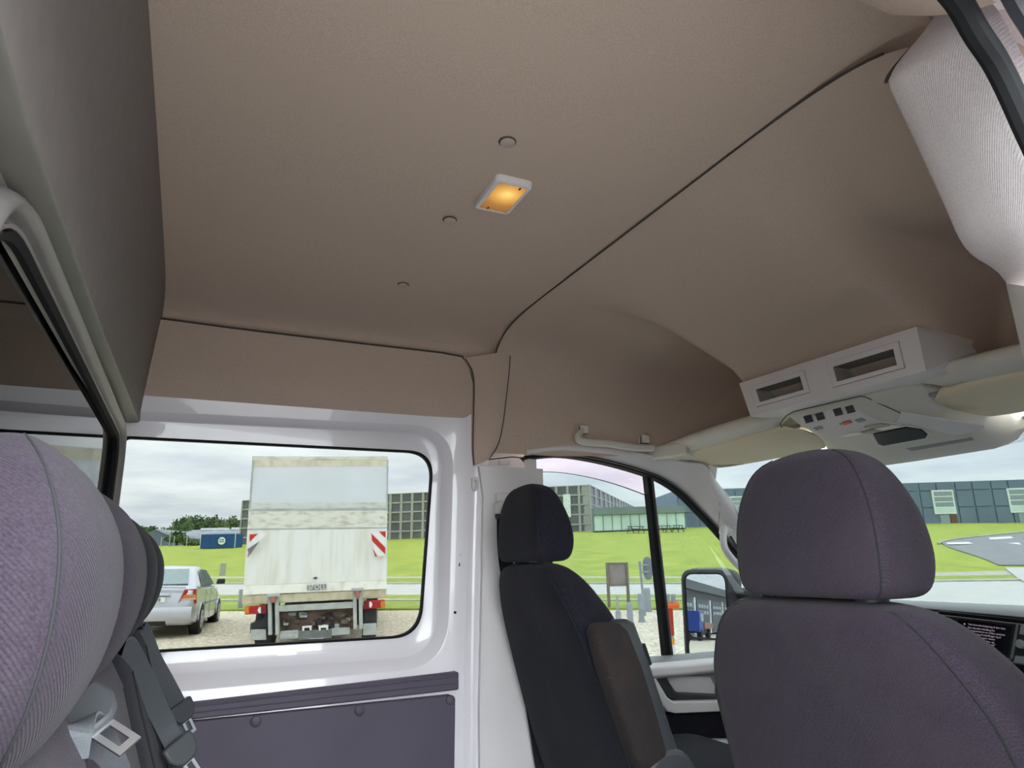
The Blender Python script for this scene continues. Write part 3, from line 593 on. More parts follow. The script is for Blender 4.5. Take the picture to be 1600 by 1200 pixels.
mod = cplate('lamp_module', [(1248, 662), (1250, 655), (1332, 631), (1340, 634), (1348, 646), (1370, 658), (1410, 664), (1398, 669), (1315, 683), (1290, 679), (1265, 672)], .004, .006, 'plastic', 0.0025)
for gx, gy in ((1255, 652), (1273, 648), (1301, 641), (1320, 637)):
    m = MB()
    for k in range(4):
        x, y = gx + k * 1.2, gy + k * 2.7
        m.prism([onc(x, y, .0075), onc(x + 12, y - 3, .0075), onc(x + 12.6, y - 1.3, .0075), onc(x + .6, y + 1.7, .0075)], pn * .003)
    m.build('vent_slots', 'black', mod)
cplate('button', [(1271, 669), (1284, 666), (1287, 670), (1275, 673)], .006, .003, 'plastic_mid', .0008, mod)
cplate('button', [(1335, 657), (1347, 654), (1353, 658), (1341, 661)], .006, .003, 'plastic_mid', .0008, mod)
cplate('emergency_button', [(1315, 661), (1328, 658), (1332, 661), (1319, 665)], .007, .004, mat('red_button', (.55, .03, .02), .4, var=.05), .0008, mod)
cplate('indicator', [(1311, 663), (1314, 662.3), (1315.5, 664), (1312.5, 664.8)], .0065, .003, mat('green_led', (.2, .6, .08), .4, var=.05), 0, mod)
lens = mat('lamp_lens', (.85, .82, .70), .35, var=.04)
cplate('lamp_lens', [(1314, 681), (1338, 676.5), (1348, 678), (1322, 683)], .009, .004, lens, .0008, mod)
cplate('lamp_lens', [(1366, 671), (1392, 666), (1407, 668), (1380, 673)], .009, .004, lens, .0008, mod)
cplate('lens_dish', [(1345, 676), (1366, 671), (1378, 673), (1350, 678)], .008, .004, mat('dish', (.30, .27, .22), .4, var=.05), .0008, mod)
cplate('lens_dish', [(1350, 668), (1376, 662.5), (1392, 665), (1360, 671)], .0075, .003, mat('dish2', (.36, .35, .32), .4, var=.05), .0008, mod)
cplate('sensor_window', [(1364, 679), (1415, 668.5), (1440, 672), (1449, 680), (1446, 685), (1380, 697), (1372, 694)], .007, .004, 'black_gloss', .001)
cplate('sensor_surround', [(1358, 679), (1416, 666), (1446, 671), (1454, 681), (1450, 687), (1378, 700), (1368, 696)], .0035, .004, 'plastic', .001)
cplate('side_flap', [(1408, 645), (1540, 666), (1538, 671), (1505, 679), (1488, 680), (1420, 664), (1400, 660)], .005, .005, 'plastic', .002)
cplate('slot', [(1414, 701), (1518, 685), (1522, 688), (1425, 705)], .002, .004, 'plastic_mid', .001)

# sun visors
def visor(sgn, label):
    t = thing('sun_visor', (1.64, YC + sgn * 0.47, 0.35), label, 'sun visor', 'folded-up sun visors')
    m = MB(); rings = []
    for i in range(13):
        s = -1 + i / 6; k = (1 - abs(s) ** 7) ** (1 / 5) if abs(s) < 1 else 0.05
        y = YC + sgn * (0.475 + s * 0.275)
        xm, zm = 1.645 - .01 * abs(s), 0.350; hx = 0.098 * max(k, .5); ht = 0.013 * max(k, .25)
        rings.append([(xm + hx * a - b * .0, y, zm - 0.022 * a * (hx / .098) + ht * b) for a, b in ((-1, 0), (-.97, .6), (-.85, .95), (0, 1), (.85, .95), (.97, .6), (1, 0), (.97, -.6), (.85, -.95), (0, -1), (-.85, -.95), (-.97, -.6))])
    m.loft(rings); m.build('pad', 'visor', t, sharp=60)
    m = MB(); m.tube([(1.575, YC + sgn * .735, .372), (1.575, YC + sgn * .20, .372)], 0.006, 8); m.build('pivot_rod', 'plastic_mid', t)
visor(1, 'beige folded sun visor over the driver, next to the roof grab handle')
visor(-1, 'beige folded sun visor over the passenger side, right of the roof console')

# roof grab handle above the driver's door
g2 = thing('grab_handle', P(960, 690, Y=1.97), 'pale grey roof grab handle above the driver door window', 'grab handle', 'grab handles of the cab')
pth = smooth_path([P(911, 669, Y=1.985), P(903, 683, Y=1.965), P(912, 690, Y=1.955), P(950, 693, Y=1.95), P(990, 699, Y=1.945), P(1020, 700, Y=1.945)], 5)
m = MB(); m.tube(pth, [0.010] * 4 + [0.0125] * (len(pth) - 4), 12); m.build('grip', 'plastic_warm', g2)
for u, v in ((911, 671), (1007, 686)):
    p = P(u, v, Y=1.985); MB().box(p - Vector((.016, .012, .014)), p + Vector((.016, .02, .014))).build('mount', 'plastic_warm', g2, 0.004)
    MB().prism([P(u - 6, v - 5, Y=1.972), P(u - 5, v - 5, Y=1.972), P(u - 5, v + 6, Y=1.972), P(u + 6, v + 7, Y=1.972), P(u + 6, v + 8, Y=1.972), P(u - 6, v + 7, Y=1.972)], (0, .002, 0)).build('mount_joint', 'groove', g2)

# dome lamp
dl = thing('dome_lamp', (0.527, 1.168, 0.74), 'small lit rectangular dome lamp with amber glow on the cloth ceiling', 'dome lamp')
q = [P(750, 326, Z=.735), P(772, 275, Z=.735), P(829, 284, Z=.735), P(793, 335, Z=.735)]
cx_ = sum(p.x for p in q) / 4; cy_ = sum(p.y for p in q) / 4; hx, hy = 0.041, 0.064
def rr(hx, hy, r, z): return [(cx_ + x, cy_ + y, z) for x, y in rquad([(-hx, hy), (hx, hy), (hx, -hy), (-hx, -hy)], r, 5)]
m = MB(); m.loft([rr(hx, hy, .014, .742), rr(hx, hy, .014, .735), rr(hx - .002, hy - .002, .013, .730), rr(hx - .006, hy - .006, .010, .728), rr(hx - .0095, hy - .0095, .006, .7285), rr(hx - .010, hy - .010, .006, .734)], cap=False); m.build('housing', 'plastic', dl)
mm, t = nodes('amber_lens'); n = t.nodes.new; l = t.links.new
o = n('ShaderNodeOutputMaterial'); tcx = n('ShaderNodeTexCoord'); b = n('ShaderNodeEmission'); l(b.outputs[0], o.inputs[0])
gd = n('ShaderNodeVectorMath'); gd.operation = 'DISTANCE'; l(tcx.outputs['Object'], gd.inputs[0]); gd.inputs[1].default_value = (cx_ - .527 + .002, cy_ - 1.168 - .018, -.011)
rp = n('ShaderNodeValToRGB'); l(gd.outputs['Value'], rp.inputs[0]); e = rp.color_ramp.elements
e[0].position = 0.004; e[0].color = (1.0, .72, .22, 1); e[1].position = .09; e[1].color = (.20, .10, .035, 1)
x_ = e.new(0.022); x_.color = (.80, .42, .10, 1); x_ = e.new(0.045); x_.color = (.42, .20, .06, 1)
wv = n('ShaderNodeTexChecker'); wv.inputs['Scale'].default_value = 420; l(tcx.outputs['Object'], wv.inputs['Vector']); wv.inputs[1].default_value = (.82, .82, .82, 1); wv.inputs[2].default_value = (1.1, 1.1, 1.1, 1)
mu = n('ShaderNodeMix'); mu.data_type = 'RGBA'; mu.blend_type = 'MULTIPLY'; mu.inputs['Factor'].default_value = 1; l(rp.outputs[0], mu.inputs['A']); l(wv.outputs[0], mu.inputs['B']); l(mu.outputs['Result'], b.inputs[0]); b.inputs[1].default_value = 1.1
m = MB(); m.loft([rr(hx - .0095, hy - .0095, .005, .7335), rr(hx - .0095, hy - .0095, .005, .7300), rr(hx - .013, hy - .013, .004, .7285)]); m.build('lens', mm, dl)
for a, b_ in ((.016, -hy + .016), (-.014, hy - .018)):
    MB().box((cx_ + a - .002, cy_ + b_ - .004, .7278), (cx_ + a + .002, cy_ + b_ + .004, .7290)).build('lens_catch', 'plastic_dark', dl)

# dashboard with radio
db = thing('dashboard', (1.9, YC, -0.5), 'grey dashboard with dark face behind the passenger seat', 'dashboard')
m = MB(); rows = []
for i in range(31):
    y = lerp(0.47, 1.98, i / 30); fx = 0.30 * sst(y, 1.42, 1.85); dz = 0
    rows.append([(x + fx * (1 if x < 2 else 0), y, z) for x, z in ((1.80, -.75), (1.74, -.36), (1.712, -.30), (1.705, -.16), (1.70, -.135), (1.712, -.124), (1.80, -.120), (2.0, -.128), (2.26, -.21))])
m.grid(rows); m.build('dash_body', 'plastic_mid', db, sharp=50)
def dplate(name, pix, X, th, mt, parent, bev=0.0): return MB().prism([P(u, v, X=X) for u, v in pix], (th, 0, 0)).build(name, mt, parent, bev)
m = MB(); m.tube([P(1418, 950, X=1.699), P(1500, 957, X=1.699), P(1640, 970, X=1.699)], 0.003, 6); m.build('top_joint', 'black', db)
fc = dplate('fascia', [(1410, 957), (1660, 980), (1650, 1130), (1410, 1100)], 1.693, .02, 'plastic_mid', db)
ra = thing('radio', (1.69, 1.08, -0.2), 'dark car radio screen with lines of white text in the dashboard', 'radio')
v1 = dplate('air_vent', [(1424, 958), (1461, 961), (1458, 974), (1421, 970)], 1.690, .02, 'plastic_dark', db, .002)
for k in range(3):
    dplate('vent_vane', [(1425, 961 + k * 4), (1459, 964 + k * 4), (1459, 965.4 + k * 4), (1425, 962.4 + k * 4)], 1.687, .006, 'plastic_mid', v1)
dplate('surround', [(1466, 954), (1660, 975), (1650, 1075), (1452, 1045)], 1.690, .02, 'black_gloss', ra, .002)
dplate('bezel', [(1472, 961), (1640, 980.5), (1632, 1045), (1460, 1022)], 1.687, .01, mat('radio_face', (.022, .023, .026), .35, var=.1), ra, .001)
m = MB(); m.tube([P(1472, 961.3, X=1.686), P(1640, 980.5, X=1.686)], .0012, 6); m.build('chrome_line', 'chrome', ra)
m = MB(); m.tube([P(1466, 1016, X=1.686), P(1581, 1030, X=1.686)], .001, 6); m.build('chrome_line', 'chrome', ra)
m = MB(); m.prism([P(1588, 974, X=1.6865), P(1592, 974.5, X=1.6865), P(1583, 1029, X=1.6865), P(1578, 1028, X=1.6865)], (.003, 0, 0)); m.build('chrome_line', 'chrome', ra)
m = MB(); m.tube([P(1575, 1034, X=1.686), P(1640, 1044, X=1.686)], .001, 6); m.build('chrome_line', 'chrome', ra)
for a in ([(1472, 965), (1486, 967), (1484, 981), (1470, 979)], [(1470, 981), (1484, 983), (1481, 997), (1467, 995)], [(1595, 975), (1640, 981), (1637, 997), (1592, 991)], [(1586, 1024), (1640, 1031), (1637, 1043), (1583, 1035)]):
    dplate('key', a, 1.685, .004, 'plastic_mid', ra, .0008)
sc_ = dplate('screen', [(1498, 968), (1581, 978), (1573, 1024), (1488, 1012)], 1.6855, .003, mat('screen_glass', (.008, .008, .012), .15, var=.1), ra)
kn = P(1597, 1006, X=1.686); o = MB().disc(kn, (-1, 0, 0), .0085, .012, 20).build('knob', 'plastic_mid', ra, .001)
m = MB(); m.tube([kn + Vector((-.004, .009 * math.cos(t / 20 * 6.2832), .009 * math.sin(t / 20 * 6.2832))) for t in range(21)], .0012, 6); m.build('knob_ring', 'chrome', o)
# screen text, laid on the screen in its own plane
lt = emis('screen_text', (.62, .50, .60), 0.55)
ex_ = (P(1581, 978, X=1.685) - P(1498, 968, X=1.685)).normalized(); ez_ = ex_.cross(Vector((-1, 0, 0))) * -1
ez_ = (P(1498, 968, X=1.685) - P(1490, 1010, X=1.685)); ez_ = (ez_ - ex_ * ez_.dot(ex_)).normalized()
def text(body, uv, size, X, mt, parent, ex=ex_, ez=ez_):
    cu = bpy.data.curves.new('lettering', 'FONT'); cu.body = body; cu.size = size; cu.extrude = 0.0001
    o = bpy.data.objects.new('lettering', cu); C.objects.link(o); cu.materials.append(mt)
    bpy.context.view_layer.update(); me = bpy.data.meshes.new_from_object(o.evaluated_get(bpy.context.evaluated_depsgraph_get())); bpy.data.objects.remove(o)
    o = bpy.data.objects.new('lettering', me); C.objects.link(o); ORG[o] = Vector()
    o.parent = parent; nrm = ex.cross(ez); R = Matrix((ex, ez, nrm)).transposed().to_4x4()
    p = (uv if isinstance(uv, Vector) else P(uv[0], uv[1], X=X)) - ORG[parent]; R.translation = p; o.matrix_local = R
    return o
for body, uv in [('Ved ukorrekt betjening af den viste', (1513, 976.5)), ('Den aktuelle indstilling for', (1512, 981.5)), ('datatransmission er: Uden, position', (1512, 985.8)), ('fra betjening af indstillinger og af', (1511, 990.2)), ('hvordan du tilpasser denne', (1510.5, 994.5)), ('findes under "Privatlivs- og', (1510, 999)), ('indstillinger af tjenester"', (1516, 1004)), ('menu', (1526, 1007.5)), ('OK', (1551, 1015.5))]:
    text(body, uv, .0058, 1.6845, lt, sc_)
MB().box(P(1507, 975, X=1.6848) - Vector((0, .0015, .0018)), P(1507, 975, X=1.6848) + Vector((.0005, .0015, .0018))).build('warning_icon', lt, sc_)
# steering wheel, hidden by the passenger seat from here
sw = thing('steering_wheel', (1.66, 1.64, -0.36), 'black three-spoke steering wheel hidden behind the passenger seat', 'steering wheel')
n_ = Vector((-.90, 0, .43)).normalized(); a_ = Vector((0, 1, 0)); b_ = n_.cross(a_); c_ = Vector((1.66, 1.64, -0.36))
m = MB(); m.tube([c_ + (a_ * math.cos(t / 32 * 6.2832) + b_ * math.sin(t / 32 * 6.2832)) * .175 for t in range(33)], .014, 10); m.build('rim', 'plastic_dark', sw)
m = MB(); m.disc(c_ + n_ * .01, -n_, .065, .05, 20); m.build('hub', 'plastic_dark', sw, .008)
for ang in (0.1, math.pi - .1, 1.57): m = MB(); d_ = a_ * math.cos(ang) + b_ * math.sin(ang); m.ribbon([c_ + d_ * .05, c_ + d_ * .172], n_.cross(d_), .035, .016); m.build('spoke', 'plastic_dark', sw)
m = MB(); m.tube([c_ - n_ * .03, c_ - n_ * .25], .035, 12); m.build('column', 'plastic_dark', sw)
# bonnet and scuttle ahead of the windscreen
bn = thing('bonnet', (2.6, YC, -0.5), kind='structure')
m = MB(); m.grid([[(x - .12 * ((i - 5) / 5) ** 2, YC + (i - 5) / 5 * .9, z - .05 * ((i - 5) / 5) ** 2) for i in range(11)] for x, z in ((2.2, -.36), (2.5, -.42), (2.9, -.6), (3.05, -.9), (3.08, -1.5))]); m.build('bonnet_panel', 'paint', bn)
# front right door closed beside the passenger
fr = thing('door_2', (1.5, 0.4, FLOOR), kind='structure')
m = MB(); m.grid([[(x, y, z) for y, z in ((.24, -.30), (.20, -.5), (.20, -1.3))] for x in (.70, 2.1)]); m.build('outer_skin', 'paint', fr)
m = MB(); m.grid([[(x, y, z) for y, z in ((.33, -.30), (.42, -.32), (.44, -.6), (.43, FLOOR))] for x in (.94, 2.1)]); m.build('inner_panel', 'plastic_mid', fr)
frz = [mir(a.y) for a in ka]
m = MB(); m.grid([[Vector((a.x, mir(a.y), a.z)) for a in ka], [Vector((b.x, mir(b.y), b.z)) for b in kb]]); m.build('pillar_lining', 'plastic_warm', fr)
tk = [Vector((a.x, .385, a.z)) for a in ka]
MB().prism(tk + [Vector((tk[-1].x, .385, -.33)), Vector((1.0, .385, -.33))], (0, .004, 0)).build('pane', 'glass', fr)
# ---------------------------------------------------------------- seats
def sec_loft(mb, secs, n=40):                  # secs: (z, xback, xfront, yleft, yright, squareness); ring in the x-y plane
    rings = []
    for z, xb, xf, yl, yr, sq in secs:
        xc, yc_ = (xb + xf) / 2, (yl + yr) / 2
        rings.append([(xc + a, yc_ + b, z) for a, b in sellipse((xf - xb) / 2, (yl - yr) / 2, sq, n)])
    mb.loft(rings); return mb
def refine(tab, k=4):                          # smooth in-between sections
    pts = [Vector(t[:3]).to_tuple() for t in tab]; out = []
    n = len(tab); cols = list(zip(*tab))
    for i in range(n - 1):
        for j in range(k):
            t = j / k; row = []
            for c in cols:
                p0, p1, p2, p3 = c[max(i - 1, 0)], c[i], c[i + 1], c[min(i + 2, n - 1)]
                row.append(0.5 * (2 * p1 + (p2 - p0) * t + (2 * p0 - 5 * p1 + 4 * p2 - p3) * t * t + (3 * p1 - p0 - 3 * p2 + p3) * t ** 3))
            out.append(tuple(row))
    return out + [tab[-1]]
def shift(tab, dx, dy, dz): return [(z + dz, a + dx, b + dx, c + dy, d + dy, s) for z, a, b, c, d, s in tab]
def seat_pts(tab, which, zs, off=0.001, dy=0.0):
    r = []
    for z in zs:
        tt = sorted(tab); row = [interp(z, [(t[0], t[k]) for t in tt]) for k in range(1, 6)]
        xb, xf, yl, yr, sq = row
        q = 0.80
        if which == 'back_right':            # the rear right edge of the section
            t = math.radians(180 + 52); c, s_ = math.cos(t), math.sin(t)
        elif which == 'back_left': t = math.radians(180 - 52); c, s_ = math.cos(t), math.sin(t)
        elif which == 'front_right': t = math.radians(-50); c, s_ = math.cos(t), math.sin(t)
        p = Vector(((xb + xf) / 2 + (xf - xb) / 2 * math.copysign(abs(c) ** (2 / sq), c), (yl + yr) / 2 + (yl - yr) / 2 * math.copysign(abs(s_) ** (2 / sq), s_), z))
        p += Vector(((c > 0) - (c < 0), (s_ > 0) - (s_ < 0), 0)) * off * .3
        r.append(p)
    return r
# z, back, front, left, right, squareness   (head restraint of a front seat, centred on y = 0)
HR = [(0.0, -.036, .036, .104, -.104, 4.0), (0.004, -.045, .052, .122, -.122, 5.0), (0.02, -.049, .064, .131, -.131, 6.0), (0.055, -.049, .072, .134, -.134, 6.0), (0.10, -.045, .066, .131, -.131, 6.0),
      (0.14, -.039, .055, .121, -.121, 5.5), (0.172, -.031, .044, .104, -.104, 5.0), (0.190, -.023, .034, .084, -.084, 4.2), (0.200, -.013, .023, .056, -.056, 3.4), (0.205, -.003, .012, .024, -.024, 2.6)]
def front_seat(label, yc, xs, zt, mt, lean, armrest_side=None, hw=0.25, dark=None, grp='front seats', flare=0.0, hdy=0.0):
    t = thing('front_seat', (xs + 0.3, yc, FLOOR + 0.02), label, 'seat', grp)
    X = lambda z: xs + lean * (zt - z)          # rear face of the backrest at height z
    B = [(zt + .002, .045, .060, .06, -.06, 2.6), (zt - .003, .026, .084, .125, -.125, 3.0), (zt - .015, .010, .100, .165, -.165, 3.6), (zt - .042, .002, .117, .198, -.198, 4.2), (zt - .085, 0, .131, .228, -.228, 4.6),
         (zt - .14, 0, .142, .252, -.252, 5), (zt - .25, .0, .150, .266, -.266, 5), (zt - .40, .0, .16, .266, -.266, 5), (zt - .55, .0, .17, .262, -.262, 5), (zt - .66, .01, .17, .255, -.255, 4.5), (zt - .70, .04, .14, .23, -.23, 4)]
    B = [(z, X(z) + a, X(z) + b, yc + c * hw / .262 * (1 + flare * sst(zt - z, .08, .55)), yc + d * hw / .262 * (1 + flare * sst(zt - z, .08, .55)), s) for z, a, b, c, d, s in B]
    Bf = refine(B, 4)
    bk = sec_loft(MB(), Bf).build('backrest', mt, t, sharp=70)
    zs = [zt - .012 - k * .66 / 40 for k in range(41)]
    m = MB(); m.tube(seat_pts(Bf, 'back_right', zs), .0016, 5); m.build('stitched_seam', 'seam', bk)
    m = MB(); m.tube(seat_pts(Bf, 'back_left', zs), .0016, 5); m.build('stitched_seam', 'seam', bk)
    a = seat_pts(Bf, 'back_right', [zt - .012])[0]; b = seat_pts(Bf, 'back_left', [zt - .012])[0]
    m = MB(); m.tube([a.lerp(b, i / 10) + Vector((-.003 * (1 - abs(i / 5 - 1)) , 0, .002 * (1 - abs(i / 5 - 1)))) for i in range(11)], .0016, 5); m.build('stitched_seam', 'seam', bk)
    # head restraint with two posts
    hx = xs + .052; hz = zt + .003
    H = refine(shift(HR, hx, yc + hdy, hz), 4); H = [(z, a - lean * .12 * (z - hz), b - lean * .12 * (z - hz), c, d, s) for z, a, b, c, d, s in H]
    hd = sec_loft(MB(), H).build('headrest', dark or mt, t, sharp=70)
    zs = [hz + .003 + k * .195 / 30 for k in range(31)]
    m = MB(); m.tube(seat_pts(H, 'back_right', zs), .0013, 5); m.build('stitched_seam', 'seam', hd)
    m = MB(); m.tube(seat_pts(H, 'back_left', zs), .0013, 5); m.build('stitched_seam', 'seam', hd)
    for s in (-1, 1):
        m = MB(); m.tube([(hx + .008, yc + hdy + s * .068, zt - .05), (hx + .008, yc + hdy + s * .068, hz + .03)], .007, 12); m.build('headrest_post', 'chrome', hd)
        m = MB(); m.tube([(hx + .004, yc + hdy + s * .068, zt - .006), (hx + .004, yc + hdy + s * .068, zt + .006), (hx + .004, yc + hdy + s * .068, zt + .011)], [.022, .020, .015], 16); m.build('post_sleeve', 'plastic_dark', bk)
    # cushion, base
    x0 = X(zt - .60) + .08; m = MB(); rings = []
    for x, h, wd in ((x0 - .02, .06, .22), (x0, .085, .245), (x0 + .1, .095, .25), (x0 + .3, .10, .25), (x0 + .38, .095, .245), (x0 + .43, .07, .23), (x0 + .44, .03, .2)):
        rings.append([(x, yc + a, zt - .60 + b) for a, b in sellipse(wd, h, 4, 28)])
    m.loft(rings); m.build('seat_cushion', mt, t, sharp=70)
    MB().box((x0 + .02, yc - .2, FLOOR + .002), (x0 + .42, yc + .2, zt - .68)).build('seat_base', 'plastic_dark', t, .02)
    if armrest_side:
        s = armrest_side; m = MB(); rings = []
        for k, (f, wd, dp) in enumerate(((0, .012, .02), (.01, .022, .034), (.06, .030, .046), (.3, .033, .052), (.6, .033, .050), (.9, .031, .046), (.97, .026, .038), (1, .014, .02))):
            z = lerp(zt - .135, zt - .455, f); c = (X(z) + .058, yc + s * (hw + .035))
            rings.append([(c[0] + a, c[1] + b, z) for a, b in sellipse(dp, wd, 4, 24)])
        ar = m.loft(rings).build('armrest', 'seat_worn', t, sharp=70)
        m = MB(); rings = []
        for f, wd, dp in ((.0, .012, .015), (.03, .025, .03), (.3, .028, .034), (.9, .028, .034), (1, .02, .02)):
            z = lerp(zt - .13, zt - .445, f); c = (X(z) + .105, yc + s * (hw + .03))
            rings.append([(c[0] + a, c[1] + b, z) for a, b in sellipse(dp, wd, 3, 20)])
        pl = m.loft(rings).build('armrest_shell', 'plastic_grey', ar, sharp=70)
        z = zt - .21; MB().box((X(z) + .130, yc + s * (hw + .045) - .006, z - .025), (X(z) + .142, yc + s * (hw + .045) + .006, z + .025), Matrix.Rotation(-math.atan(lean), 3, 'Y')).build('release_catch', 'black', ar, .002)
        z = zt - .485; c = Vector((X(z) + .085, yc + s * (hw + .03), z))
        m = MB(); m.disc(c - Vector((0, s * .03, 0)), (0, s, 0), .075, .065, 24); m.build('armrest_hinge', 'plastic_grey', t, .012)
    return t
front_seat('dark grey cloth passenger front seat with headrest, nearest on the right', 0.752, 0.772, -0.055, 'seat', 0.26, hw=.262, hdy=-.017)
front_seat('black cloth driver front seat with folded armrest by the door window', 1.70, 0.785, 0.0, 'seat_dark', 0.33, armrest_side=-1, hw=.232, flare=.22)
m_ = None
# folded armrest edge on the passenger seat's inner side
ps = [o for o in bpy.data.objects if o.name.startswith('front_seat') and 'passenger' in o.get('label', '')][0]
m = MB(); rings = []
for f, wd, dp in ((0, .012, .02), (.02, .024, .036), (.1, .030, .046), (.6, .033, .05), (.95, .030, .044), (1, .014, .02)):
    z = lerp(-.185, -.55, f); rings.append([(0.772 + .26 * (-.055 - z) + .085 + a, .735 + .275 + b, z) for a, b in sellipse(dp, wd, 4, 24)])
m.loft(rings).build('armrest', 'seat_worn', ps, sharp=70)

# rear bench: four places, the far two in darker cloth that paints in shade
bench = thing('rear_bench', (0.1, YC, FLOOR + 0.02), 'dark grey cloth rear bench with four headrests in front of the bulkhead', 'bench')
HY = [0.600, 0.985, 1.385, 1.80]
edges = [0.425, 0.79, 1.185, 1.59, 2.0]
XFB = lambda z: interp(-z, [(.03, -.095), (.10, -.075), (.2, -.045), (.3, -.012), (.5, .055), (.62, .085)])
for i in range(4):
    y0, y1 = edges[i] + .003, edges[i + 1] - .003; m = MB(); rings = []
    for z, ins, th in ((-.105, .09, -.045), (-.108, .06, -.02), (-.120, .03, -.006), (-.15, .012, 0), (-.2, .004, 0), (-.3, 0, 0), (-.45, 0, 0), (-.6, 0, 0), (-.68, .01, -.02)):
        xb = -.158 + .0 * z; xf = XFB(z) + th; xc, a = (xb + xf) / 2, (xf - xb) / 2; yc_, b = (y0 + y1) / 2, (y1 - y0) / 2 - ins
        rings.append([(xc + p, yc_ + q, z) for p, q in sellipse(a, b, 5.5, 36)])
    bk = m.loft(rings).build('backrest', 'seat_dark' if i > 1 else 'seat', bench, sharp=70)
    # padded panel seams on the face
    for yy in (lerp(y0, y1, .2), lerp(y0, y1, .8)):
        m = MB(); m.tube([(XFB(z) + .0005, yy, z) for z in [-.15 - .02 * k for k in range(24)]], .0016, 5); m.build('stitched_seam', 'seam', bk)
    m = MB(); rings = []
    for x, h in ((.05, .05), (.06, .07), (.2, .08), (.4, .08), (.50, .07), (.53, .03)): rings.append([(x, (y0 + y1) / 2 + a, -.68 + b) for a, b in sellipse((y1 - y0) / 2, h, 4, 28)])
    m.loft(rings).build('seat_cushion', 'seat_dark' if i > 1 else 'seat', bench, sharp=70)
MB().box((-.12, .45, FLOOR + .002), (.42, 1.98, -.74)).build('bench_frame', 'plastic_dark', bench, .01)
# head restraints: thin drop shape seen edge-on
RH = [(-.112, -.105, -.075, .07, -.07, 2.6), (-.108, -.116, -.064, .088, -.088, 3), (-.09, -.129, -.050, .108, -.108, 3.2), (-.06, -.139, -.036, .124, -.124, 3.3), (-.02, -.145, -.028, .131, -.131, 3.3), (.02, -.146, -.030, .128, -.128, 3.3),
      (.05, -.143, -.040, .115, -.115, 3.2), (.075, -.135, -.056, .094, -.094, 3.0), (.092, -.124, -.075, .066, -.066, 2.8), (.100, -.113, -.088, .038, -.038, 2.6), (.1025, -.106, -.096, .015, -.015, 2.4)]
for i, y in enumerate(HY):
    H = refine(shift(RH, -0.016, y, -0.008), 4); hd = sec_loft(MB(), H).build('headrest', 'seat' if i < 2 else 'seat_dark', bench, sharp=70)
    zs = [-.116 + k * .209 / 30 for k in range(31)]
    tt = sorted(H); pts = []
    for z in zs:
        xb, xf, yl, yr, sq = [interp(z, [(t[0], t[k]) for t in tt]) for k in range(1, 6)]
        c = math.cos(math.radians(-62)); s_ = math.sin(math.radians(-62))
        pts.append(Vector(((xb + xf) / 2 + (xf - xb) / 2 * abs(c) ** (2 / sq), (yl + yr) / 2 - (yl - yr) / 2 * abs(s_) ** (2 / sq), z)))
    m = MB(); m.tube(pts, .0011, 5); m.build('stitched_seam', 'seam', hd)
    for s in (-1, 1): m = MB(); m.tube([(-.098, y + s * .06, -.16), (-.098, y + s * .06, -.09)], .006, 10); m.build('headrest_post', 'chrome', hd)

# seat belts lying on the bench
def belt(pts, label, tongue_at, td, wide=.032, wdir=(.85, .5, .1), tdir=None):
    t = thing('seat_belt', pts[0], label, 'seat belt', 'seat belts on the rear bench')
    m = MB(); m.ribbon(smooth_path(pts, 6), wdir, wide, .0025); m.build('webbing', 'webbing', t)
    c = Vector(tongue_at); d = Vector(td).normalized(); wv_ = Vector(tdir or wdir).normalized(); wv_ = (wv_ - d * wv_.dot(d)).normalized(); n_ = d.cross(wv_)
    f = lambda a, b, e_: c + (wv_ * a + d * b + n_ * e_) * .85
    m = MB(); poly = [(-.033, -.022), (-.033, .004), (-.024, .020), (-.012, .028), (.012, .028), (.024, .020), (.033, .004), (.033, -.022)]
    m.prism([f(a, b, -.007) for a, b in poly], n_ * .014); tg = m.build('tongue_grip', 'plastic_grey', t, .004)
    m = MB()
    for a0, a1, b0, b1 in ((-.0125, -.006, .022, .064), (.006, .0125, .022, .064), (-.006, .006, .056, .064), (-.006, .006, .022, .030)):
        m.prism([f(a0, b0, -.0012), f(a1, b0, -.0012), f(a1, b1, -.0012), f(a0, b1, -.0012)], n_ * .0024)
    m.build('tongue_plate', 'chrome', tg)
    return t
def bp(u, v, Y): return P(u, v, Y=Y)
belt([bp(210, 982, 1.66), bp(222, 985, 1.68), bp(240, 1030, 1.72), bp(262, 1070, 1.76), bp(283, 1112, 1.80), bp(300, 1170, 1.80)], 'grey seat belt with silver tongue hanging at the window end of the bench', bp(284, 1111, 1.79), bp(310, 1160, 1.80) - bp(284, 1105, 1.79))
belt([bp(186, 1008, 1.22), bp(196, 1010, 1.23), bp(214, 1040, 1.28), bp(240, 1095, 1.36), bp(266, 1150, 1.42), bp(290, 1215, 1.42)], 'grey seat belt with silver tongue hanging beside the third headrest of the bench', bp(282, 1172, 1.40), bp(312, 1218, 1.40) - bp(278, 1165, 1.40))
belt([bp(100, 1190, .70), bp(110, 1140, .70), bp(125, 1132, .72), bp(150, 1160, .80), bp(175, 1215, .84)], 'grey seat belt with silver tongue right behind the nearest headrest', bp(128, 1118, .74), bp(185, 1155, .72) - bp(128, 1118, .74), wide=.034, wdir=(.9, .3, .3), tdir=(.1, .75, .65))

